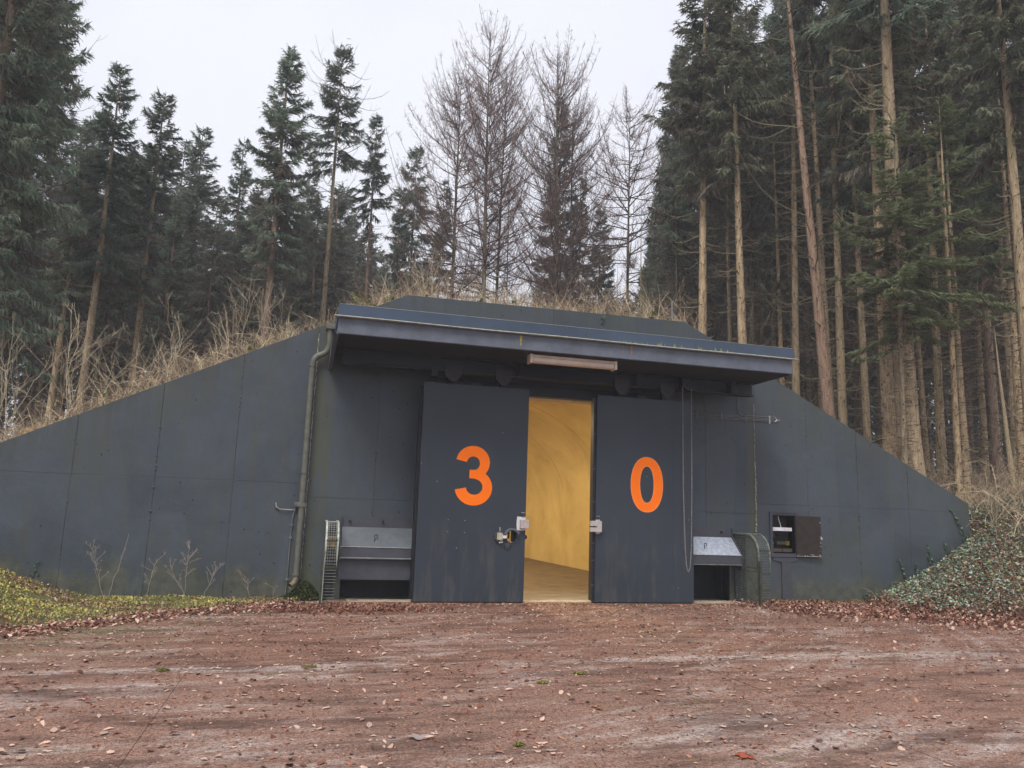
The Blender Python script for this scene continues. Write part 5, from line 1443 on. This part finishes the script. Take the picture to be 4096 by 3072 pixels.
def litter(name, n, fx, size, pale, zpile=0, seed=0, tiltr=.35):
    rg = np.random.default_rng(seed); x, y = fx(rg, n)
    ok = (y < W - .06) | (x > 15.6); x, y = x[ok], y[ok]; n = len(x)
    g = G(); P = np.stack([x, y, gz(x, y) + .006 + zpile * rg.random(n)], -1)
    leaf_cards(g, P, rg.uniform(*size, n), rg.random(n) * 6.283, rg.normal(0, tiltr, n), leafcol(rg, n, pale), rg, 'small', .5)
    return tag(g.build(name, M['leaf']), kind='stuff')
litter('scattered_leaf_litter', 7500, lambda r, n: (r.uniform(-6, 13, n), 14.6 - 9.5 * r.random(n) ** 1.7), (.022, .085), .38, 0, 1, .22)
litter('leaf_crumbs', 42000, lambda r, n: (r.uniform(-6, 14, n), 14.35 - 9.5 * r.random(n) ** 1.8), (.012, .034), .25, 0, 2, .3)
litter('leaf_drift_by_right_bank', 15000, lambda r, n: (lambda a: (9.2 + 7.5 * a + r.normal(0, .35, n), np.interp(9.2 + 7.5 * a, [9, 11.4, 12.5, 16, 22], [14.3, 13.3, 11.6, 10.6, 9.6]) + r.normal(-.2, .85, n)))(r.random(n)), (.04, .11), .2, .04, 3, .6)
litter('leaf_drift_by_left_guard', 2600, lambda r, n: (r.normal(.75, .75, n).clip(-1.0, 2.6), 13.35 + .25 * r.normal(0, 1, n) + .35 * r.random(n)), (.035, .09), .08, .03, 4, .6)
litter('leaf_drift_by_moss', 3600, lambda r, n: (lambda a: (-4.6 + 4.6 * a, np.interp(-4.6 + 4.6 * a, [-4.6, -3.36, -2.2, -1, .04], [10.4, 10.9, 12.4, 13.5, 14.3]) + r.normal(0, .28, n)))(r.random(n)), (.04, .10), .3, .03, 5, .5)
litter('leaf_drift_at_door_foot', 700, lambda r, n: (r.uniform(.5, 9.4, n), 14.25 + r.normal(0, .1, n)), (.02, .06), .2, .01, 6, .5)

# bigger single leaves that can be told apart
def lobed(kind, s, rg):
    if kind == 'oak':
        n = 22; t = np.linspace(0, 2 * np.pi, n, endpoint=False); r = (1 + .22 * np.cos(t * 7)) ; X = .30 * r * np.sin(t) * (1 + .3 * np.cos(t)); Y = .5 * np.cos(t) * (1 + .05 * np.cos(7 * t))
    else:
        n = 30; t = np.linspace(0, 2 * np.pi, n, endpoint=False); r = .27 + .23 * np.abs(np.cos(t * 2.5)) ** 1.6 + .05 * np.cos(t * 15); X = r * np.sin(t); Y = r * np.cos(t)
    b1, b2 = rg.uniform(-.2, .9), rg.uniform(-.3, .6)
    Z = b1 * X ** 2 * 1.6 + b2 * Y ** 2 * .8 + rg.normal(0, .012, n)
    V = np.stack([X, Y, Z], -1); V = np.concatenate([V, [[0, 0, -.01]]]) * s
    V[:, 2] -= V[:, 2].min() - .002
    T = [(i, n, (i + 1) % n) for i in range(n)]
    T = [(b, a, c) for a, b, c in T]
    g = G(); col = leafcol(rg, 1, .75)[0]; g.add(V, None, T, c=col * .999)
    return g
lm_protos = []
for k in range(10):
    rk = np.random.default_rng(60 + k); lm_protos.append(lobed('oak' if k % 3 else 'maple', 1.0, rk).build('fallen_leaf', M['leaf']))
rl = random.Random(9)
def put_leaf(x, y, s, k, label, group=None, rz=None):
    o = lm_protos[k].copy(); COL.objects.link(o); o.location = (x, y, .004); o.scale = (s, s, s * rl.uniform(.8, 1.3)); o.rotation_euler = (rl.uniform(-.06, .06), rl.uniform(-.06, .06), rz if rz is not None else rl.uniform(0, 6.28))
    tag(o, label, 'leaf', group); return o
GL = 'pale dead leaves lying singly on the apron'
for k in range(190):
    y = 4.7 + 7.8 * rl.random() ** 1.15; x = rl.uniform(-2.6 - (y - 5) * .35, 5.3 + (y - 5) * .75)
    put_leaf(x, y, rl.uniform(.045, .09), rl.choice([1, 2, 4, 5, 7, 8]), 'pale dead oak leaf lying singly on the stained apron', GL)
g = lobed('maple', 1.0, np.random.default_rng(3)); g.C[0][:] = [.42, .10, .05]; red = g.build('fallen_leaf', M['leaf']); red.location = (3.13, 5.12, .006); red.scale = (.18, .17, .10); red.rotation_euler = (.1, .05, 1.1)
tag(red, 'reddish brown maple leaf near the bottom edge, redder than its neighbours', 'leaf')
g = lobed('maple', 1.0, np.random.default_rng(4)); g.C[0][:] = [.36, .30, .28]; gy_ = g.build('fallen_leaf', M['leaf']); gy_.location = (.95, 5.9, .006); gy_.scale = (.20, .17, .04); gy_.rotation_euler = (.05, .1, .4)
tag(gy_, 'large greyish maple leaf with dark upturned edge left of centre', 'leaf')
g = lobed('maple', 1.0, np.random.default_rng(8)); g.C[0][:] = [.55, .44, .42]; gy_ = g.build('fallen_leaf', M['leaf']); gy_.location = (1.55, 4.86, .006); gy_.scale = (.20, .17, .05); gy_.rotation_euler = (.02, .03, 2.4)
tag(gy_, 'largest washed out maple leaf at the bottom edge left of the middle', 'leaf')
for p in lm_protos: bpy.data.objects.remove(p)

# ================================================================ ivy bank on the right
rg = np.random.default_rng(21)
n = 90000
x = rg.uniform(11.2, 21, n); y = rg.uniform(8.6, 16.6, n)
z = Hf(x, y); m_ = (z > .04) & ((y < W - .05) | (x > 15.4)) & (z < 2.75)
cl = .5 + .5 * np.sin(x * 2.1 + np.sin(y * 1.7) * 2) * np.cos(y * 2.4 + np.sin(x * 1.1) * 2)
m_ &= (rg.random(n) < np.clip((z - .0) * 3.0, .2, .98) * (.5 + .6 * cl)); x, y, z = x[m_], y[m_], z[m_]; n = len(x)
g = G()
ic = np.array([.29, .38, .26])[None] * rg.uniform(.45, 1.35, (n, 1)); ic[:, 2] *= rg.uniform(.8, 1.35, n)
yl = rg.random(n) < .07; ic[yl] = np.array([.32, .33, .08]) * rg.uniform(.6, 1.1, (yl.sum(), 1))
leaf_cards(g, np.stack([x, y, z + .03 + .09 * rg.random(n)], -1), rg.uniform(.03, .075, n), rg.random(n) * 6.283, rg.normal(-.1, .5, n), ic, rg, 'ivy', .3)
tag(g.build('ivy_ground_cover', M['ivy']), kind='stuff')
n = 26000; x = rg.uniform(11.2, 21, n); y = rg.uniform(8.8, 17, n); z = Hf(x, y); m_ = (z > .0) & ((y < W - .05) | (x > 15.4)) & (z < 3); x, y, z = x[m_], y[m_], z[m_]; n = len(x)
g = G(); leaf_cards(g, np.stack([x, y, z + .03 + .07 * rg.random(n)], -1), rg.uniform(.04, .10, n), rg.random(n) * 6.283, rg.normal(-.2, .5, n), leafcol(rg, n, .15), rg, 'small', .5)
tag(g.build('dead_leaves_among_ivy', M['leaf']), kind='stuff')
g = G(); n = 900; x = rg.uniform(12, 20, n); y = rg.uniform(10, 16, n); ok = (Hf(x, y) > .05) & ((y < W - .1) | (x > 15.4)); x, y = x[ok], y[ok]; n = len(x)
P, h_, r_ = brush(n, x, y, (.15, .7), .004, (.6, 2.4), seed=9, bright=.8); add_brush(g, P, h_, r_, 1, 9)
tag(g.build('dry_stalks_in_ivy', M['twig']), kind='stuff')
# ivy shoots climbing the wall
def climb(x0, z0, x1, z1, nl, label, w=.06, size=(.035, .065)):
    rg = np.random.default_rng(int(abs(x0) * 100)); t = empty('climbing_ivy', (x0, W, z0)); tag(t, label, 'ivy')
    L_ = (x0, W, z0); s_ = np.linspace(0, 1, 18)
    px = x0 + (x1 - x0) * s_ + rg.normal(0, .012, 18); pz = z0 + (z1 - z0) * s_
    g = G(); g.tubes(np.stack([px, np.full(18, W - .012), pz], -1), .004, 4, c=np.array([.12, .10, .07]))
    off(g.build('stem', M['twig'], t), L_)
    u = rg.random(nl) ** 1.3; P = np.stack([np.interp(u, s_, px) + rg.normal(0, w, nl) * (1.15 - u), W - .02 - .03 * rg.random(nl), np.interp(u, s_, pz)], -1)
    V = []; g = G(); c = np.array([.055, .095, .055])[None] * rg.uniform(.5, 1.5, (nl, 1))
    leaf_cards(g, P, rg.uniform(*size, nl), rg.normal(0, .6, nl), rg.normal(1.25, .3, nl), c, rg, 'ivy', .2)
    o = g.build('leaves', M['ivy'], t); o['kind'] = 'stuff'; off(o, L_)
climb(15.2, 1.35, 14.75, 2.15, 80, 'ivy strand climbing to the coping at the right end of the wall', .05)
climb(14.12, .62, 14.02, 1.30, 60, 'bushy ivy shoot on the wall beside hanging dry grass')
climb(14.62, .92, 14.52, 1.33, 34, 'ivy shoot between the bushy one and the wall end')
climb(13.45, .33, 13.22, .95, 44, 'narrow ivy shoot with its tip leaning left, lowest of the tall ones', .04)
climb(13.75, .48, 13.68, .86, 26, 'short ivy shoot just right of the narrow leaning one', .04)
climb(13.0, .22, 12.98, .42, 18, 'tiny ivy tuft at the foot of the right wing wall', .05)
climb(-4.35, .25, -4.25, .62, 16, 'small ivy sprig on the wall above the left moss bank', .05)
climb(-5.0, .5, -4.9, .85, 18, 'ivy sprig at the left picture edge', .05)
climb(12.33, .1, 12.36, .25, 10, 'little leafy sprout in the seam of the right wing wall', .05)
climb(5.95, 5.93, 5.92, 5.62, 22, 'pale ivy strand hanging down over the crest parapet', .02, (.03, .05))
# bramble leaves still green on the crest and slope
def leafy(x, y, n, sp, label, col, hz=.35):
    rg = np.random.default_rng(int(x * 37) % 999); zb = float(Hf(x, y)); t = empty('leafy_bramble', (x, y, zb)); tag(t, label, 'bramble')
    k = max(5, n // 9); g = G(); P = arcs(rg, np.zeros((k, 3)), rg.uniform(.3, .8, k), rg.random(k) * 6.28, rg.uniform(.2, .9, k), rg.uniform(.2, 1.3, k)); P[..., 0] *= sp / .4
    g.tubes(P, np.full((k, 5), .005), 4, c=np.array([.26, .17, .10])); g.build('stem', M['twig'], t)
    bi = rg.integers(0, k, n); p, d = interp_on(P, bi, rg.uniform(.3, 1, n)); g = G()
    leaf_cards(g, p + rg.normal(0, .03, (n, 3)), rg.uniform(.06, .12, n), rg.random(n) * 6.28, rg.normal(.3, .6, n), np.array(col)[None] * rg.uniform(.5, 1.4, (n, 1)), rg, 'ivy', .3)
    o = g.build('leaves', M['ivy'], t); o['kind'] = 'stuff'
leafy(1.15, W + .6, 70, .5, 'leafy bramble with yellow green leaves at the left end of the crest', (.26, .30, .09))
leafy(2.2, W + 1.0, 30, .3, 'small dark leafed bramble right of the yellow green one', (.14, .18, .08))
leafy(3.6, W + .7, 40, .4, 'leafy bramble in the middle of the crest', (.20, .24, .10))
leafy(5.0, W + .8, 34, .35, 'pale leafed bramble right of the middle of the crest', (.24, .28, .15))
leafy(7.2, W + .55, 55, .4, 'leafy bramble cluster by the grey post', (.22, .27, .09))
leafy(6.5, W + .6, 26, .3, 'sparse leafy bramble left of the cluster by the post', (.26, .30, .14))
leafy(-3.4, W + .9, 46, .6, 'arching bramble with bright green leaves on the left slope', (.22, .32, .07))
leafy(-1.2, W + .7, 30, .4, 'green leafed bramble higher up the left slope', (.20, .27, .08))

# ================================================================ moss and weeds on the left
rg = np.random.default_rng(31)
n = 42000; x = rg.uniform(-6.5, .35, n); y = rg.uniform(9.5, W - .03, n)
ey = np.interp(x, [-6.5, -4.6, -3.36, -2.2, -1, .04, .4], [9.6, 10.6, 11.3, 12.7, 13.8, 14.45, 14.7])
m_ = (y > ey + rg.normal(0, .22, n)) & (rg.random(n) < .35 + .5 * np.clip((y - ey) * .8, 0, 1)); x, y = x[m_], y[m_]; n = len(x)
cl = .5 + .5 * np.sin(x * 3.3 + 2 * np.sin(y * 2.9)) * np.cos(y * 4.1 + x)
col = np.array([.58, .55, .15])[None] * cl[:, None] + np.array([.19, .23, .10])[None] * (1 - cl[:, None]); col *= rg.uniform(.5, 1.3, (n, 1))
nearpipe = (x > -.5) ; col[nearpipe] *= .38
dead_ = rg.random(n) < .22 + .3 * (np.sin(x * 1.7 + y * 2.3) > .35); col[dead_] = leafcol(rg, dead_.sum(), .3)
g = G(); hh = gz(x, y) + .018 + .045 * cl * rg.random(n)
leaf_cards(g, np.stack([x, y, hh + .01], -1), rg.uniform(.022, .055, n), rg.random(n) * 6.28, rg.normal(.5, .6, n), col, rg, 'small', .8)
tag(g.build('moss_and_low_weeds', M['moss']), kind='stuff')
# moss carpet underneath: low hummocks
g = G(); xs_ = np.arange(-7, .5, .09); ys_ = np.arange(9.3, W - .02, .09); X, Y = np.meshgrid(xs_, ys_)
ey = np.interp(X, [-7, -4.6, -3.36, -2.2, -1, .04, .4], [9.8, 10.9, 11.6, 13.0, 14.1, 14.65, 14.9])
ed = ss((Y - ey - .25 * np.sin(X * 2.2) - .1 * np.sin(X * 7 + Y * 3)) / .7)
Z = gz(X, Y) + (.032 + .03 * np.sin(X * 5.1 + Y * 2) * np.cos(Y * 6.3)) * ed - .012 + rg.normal(0, .006, X.shape)
nx_, ny_ = X.shape[1], X.shape[0]; idx = np.arange(nx_ * ny_).reshape(ny_, nx_); Q = np.stack([idx[:-1, :-1], idx[:-1, 1:], idx[1:, 1:], idx[1:, :-1]], -1).reshape(-1, 4)
def mossmat(name, a, b, c3):
    t = NT(name); p = t.pos(); f = t.noise(p, 38, 4, .8); b_ = t.noise(p, 3.2, 5, .7)
    c = t.ramp(f, .3, .7, a, b); c = t.mix(t.mapr(b_, .45, .6, 0, .85), c, t.ramp(f, .3, .7, tuple(k * .3 for k in c3), c3))
    t.bump(f, .9, .03); return t.fin(c, .95)
M['mosscarpet'] = mossmat('moss_carpet', (.035, .032, .014), (.20, .18, .06), (.24, .15, .10))
g.add(np.stack([X, Y, Z], -1), Q); tag(g.build('moss_carpet', M['mosscarpet'], smooth=True), kind='stuff')
# dark moss cushion at the foot of the downpipe
t = empty('moss_cushion', (.18, W - .15, 0)); tag(t, 'dark mossy heap at the wall foot between downpipe and mesh guard', 'moss')
n = 2600; a_ = rg.random(n) * 6.28; r_ = np.sqrt(rg.random(n)); x = .14 + .42 * r_ * np.cos(a_); y = W - .08 - .26 * r_ * np.abs(np.sin(a_)); z = .34 * np.clip(1 - r_ ** 2 * .9, 0, 1) * (.7 + .3 * np.sin(x * 9)) * rg.uniform(.0, 1, n) ** .3
g = G(); leaf_cards(g, np.stack([x, y, z], -1), rg.uniform(.025, .06, n), rg.random(n) * 6.28, rg.normal(.8, .5, n), np.array([.050, .062, .022])[None] * rg.uniform(.4, 1.6, (n, 1)), rg, 'small', .8)
o = g.build('moss_tufts', M['moss'], t); o['kind'] = 'stuff'; off(o, (.18, W - .15, 0))
# yellow moss on the right coping, grass at right wall foot
g = G(); n = 500; x = np.concatenate([rg.uniform(13.0, 13.6, n // 2), rg.uniform(14.1, 14.75, n // 2)]); y = W + .02 + .2 * rg.random(n)
leaf_cards(g, np.stack([x, y, Ptop(x) + .012 * rg.random(n)], -1), rg.uniform(.02, .045, n), rg.random(n) * 6.28, rg.normal(.5, .5, n), np.array([.48, .44, .05])[None] * rg.uniform(.5, 1.2, (n, 1)), rg, 'small', .8)
n = 300; x = rg.uniform(-4.3, -2.7, n); y = W + .0 + .1 * rg.random(n); ok = rg.random(n) < .5 + .5 * np.sin(x * 6); x, y = x[ok], y[ok]; n = len(x)
leaf_cards(g, np.stack([x, y, Ptop(x) + .01 * rg.random(n)], -1), rg.uniform(.015, .04, n), rg.random(n) * 6.28, rg.normal(.5, .5, n), np.array([.34, .36, .08])[None] * rg.uniform(.4, 1.1, (n, 1)), rg, 'small', .8)
tag(g.build('moss_on_coping', M['moss']), kind='stuff')
g = G(); n = 1500; x = rg.uniform(9.3, 13.0, n); y = W - .03 - .22 * rg.random(n) ** 1.5
leaf_cards(g, np.stack([x, y, gz(x, y) + .05 * rg.random(n) * (.4 + .6 * (np.sin(x * 7) > .2))], -1), rg.uniform(.025, .06, n), rg.random(n) * 6.28, rg.normal(.9, .5, n), np.where(rg.random((n, 1)) < .4, np.array([[.20, .20, .05]]), np.array([[.26, .13, .08]])) * rg.uniform(.5, 1.3, (n, 1)), rg, 'small', .6)
tag(g.build('moss_and_leaves_at_wall_foot', M['moss']), kind='stuff')
# small moss tufts on the apron
for k, (x_, y_, s_) in enumerate(((2.95, 8.0, .055), (2.42, 7.6, .05), (1.62, 5.6, .03), (.2, 8.6, .06), (-1.2, 8.55, .05))):
    g = G(); n = 150; a_ = rg.random(n) * 6.28; r_ = s_ * np.sqrt(rg.random(n))
    leaf_cards(g, np.stack([x_ + r_ * 1.3 * np.cos(a_), y_ + r_ * np.sin(a_), .004 + .012 * rg.random(n)], -1), rg.uniform(.012, .03, n), rg.random(n) * 6.28, rg.normal(.6, .5, n), np.array([.26, .26, .07])[None] * rg.uniform(.4, 1.2, (n, 1)), rg, 'small', .8)
    tag(g.build('moss_tuft', M['moss']), ['bright moss tuft right of the middle of the apron', 'yellowish moss tuft nearer the camera than the bright one', 'tiny moss tuft near the bottom edge', 'moss tuft growing in the cross joint left of centre', 'moss tuft in the cross joint further left'][k], 'moss')
# dry umbel stalks before the left wall
def weed(x, y, h, lean, label, seed, heads=6):
    rg = np.random.default_rng(seed); zb = float(gz(x, y)); t = empty('dry_weed', (x, y, zb)); tag(t, label, 'weed')
    k = 10; s_ = np.linspace(0, 1, k); P = np.stack([lean * s_ + rg.normal(0, .008, k), rg.normal(0, .008, k), h * s_], -1)
    col = np.array([.36, .30, .24]); h *= .82; g = G(); g.tubes(P, np.linspace(.0042, .002, k)[None], 5, c=col); g.build('stalk', M['twig'], t)
    g = G(); m_ = heads * 2; u = rg.uniform(.35, 1, m_); p0 = np.stack([np.interp(u, s_, P[:, i]) for i in range(3)], -1)
    dv = norm(np.stack([rg.normal(0, .7, m_), rg.normal(0, .5, m_), rg.uniform(.5, 1, m_)], -1)); l = rg.uniform(.08, .22, m_); p1 = p0 + dv * l[:, None]
    g.tubes(np.stack([p0, (p0 + p1) / 2 + rg.normal(0, .006, p0.shape), p1], 1), .0026, 4, c=col * .9)
    q = np.repeat(p1, 6, 0); e = norm(rg.normal(0, 1, q.shape) + np.array([0, 0, .8])) * rg.uniform(.02, .05, (len(q), 1))
    g.tubes(np.stack([q, q + e], 1), .0016, 3, c=col * .8); g.build('side_stems', M['twig'], t)
    leaf_cards(gh := G(), q + e, rg.uniform(.008, .016, len(q)), rg.random(len(q)) * 6, rg.normal(0, 1, len(q)), np.tile(col * .85, (len(q), 1)), rg, 'small', .5); o = gh.build('seed_heads', M['twig'], t); o['kind'] = 'stuff'
weed(-2.95, 14.1, .88, -.28, 'tallest dry umbel stalk leaning left before the left wing wall', 1, 9)
weed(-3.05, 14.75, 1.1, .22, 'single wiry dry stalk bending right against the left wing wall', 2, 1)
weed(-2.45, 14.7, .68, .10, 'dry umbel stalk standing alone right of the leaning one', 3, 6)
weed(-1.85, 14.7, .90, .02, 'bushy dry stalk with many side stems in front of the wall seam', 4, 10)
weed(-1.75, 14.6, .55, -.35, 'dry stalk slanting left out of the bushy one', 5, 5)
weed(-1.55, 14.75, .60, .2, 'thin dry stalk on the right side of the bushy one', 6, 5)
weed(-.75, 14.8, .42, -.12, 'low curled dry stalk between the bushy stalk and the downpipe', 7, 4)
weed(-.35, 14.85, .22, -.03, 'short bleached stump of a stalk near the earthing cable', 8, 1)
# hooked twigs at the foot of the right bank
for k, (x_, y_, h_, lb) in enumerate(((13.0, 12.1, .5, 'bent dark twig sticking up from the ivy edge'), (13.75, 11.6, .22, 'short hooked dark twig at the leaf drift edge'))):
    g = G(); s_ = np.linspace(0, 1, 8); g.tubes(np.stack([-.1 * np.sin(s_ * 2.5) * (1 + k), 0 * s_, h_ * s_], -1), np.linspace(.014, .006, 8)[None], 6, c=np.array([.04, .03, .025]))
    tag(g.build('hooked_twig', M['twig'], None, loc=(x_, y_, float(gz(x_, y_)))), lb, 'twig')


# thin winter air: a closed box round everything
g = G(); g.box(-130, 150, -40, 170, -1.4, 48)
hz = g.build('haze', [])
hm = bpy.data.materials.new('haze_air'); hm.use_nodes = True; hm.node_tree.nodes.clear()
ho = hm.node_tree.nodes.new('ShaderNodeOutputMaterial'); pv = hm.node_tree.nodes.new('ShaderNodeVolumePrincipled')
pv.inputs['Color'].default_value = (.88, .91, .95, 1); pv.inputs['Density'].default_value = .0018
hm.node_tree.links.new(pv.outputs[0], ho.inputs['Volume']); hz.data.materials.append(hm)
tag(hz, kind='stuff')
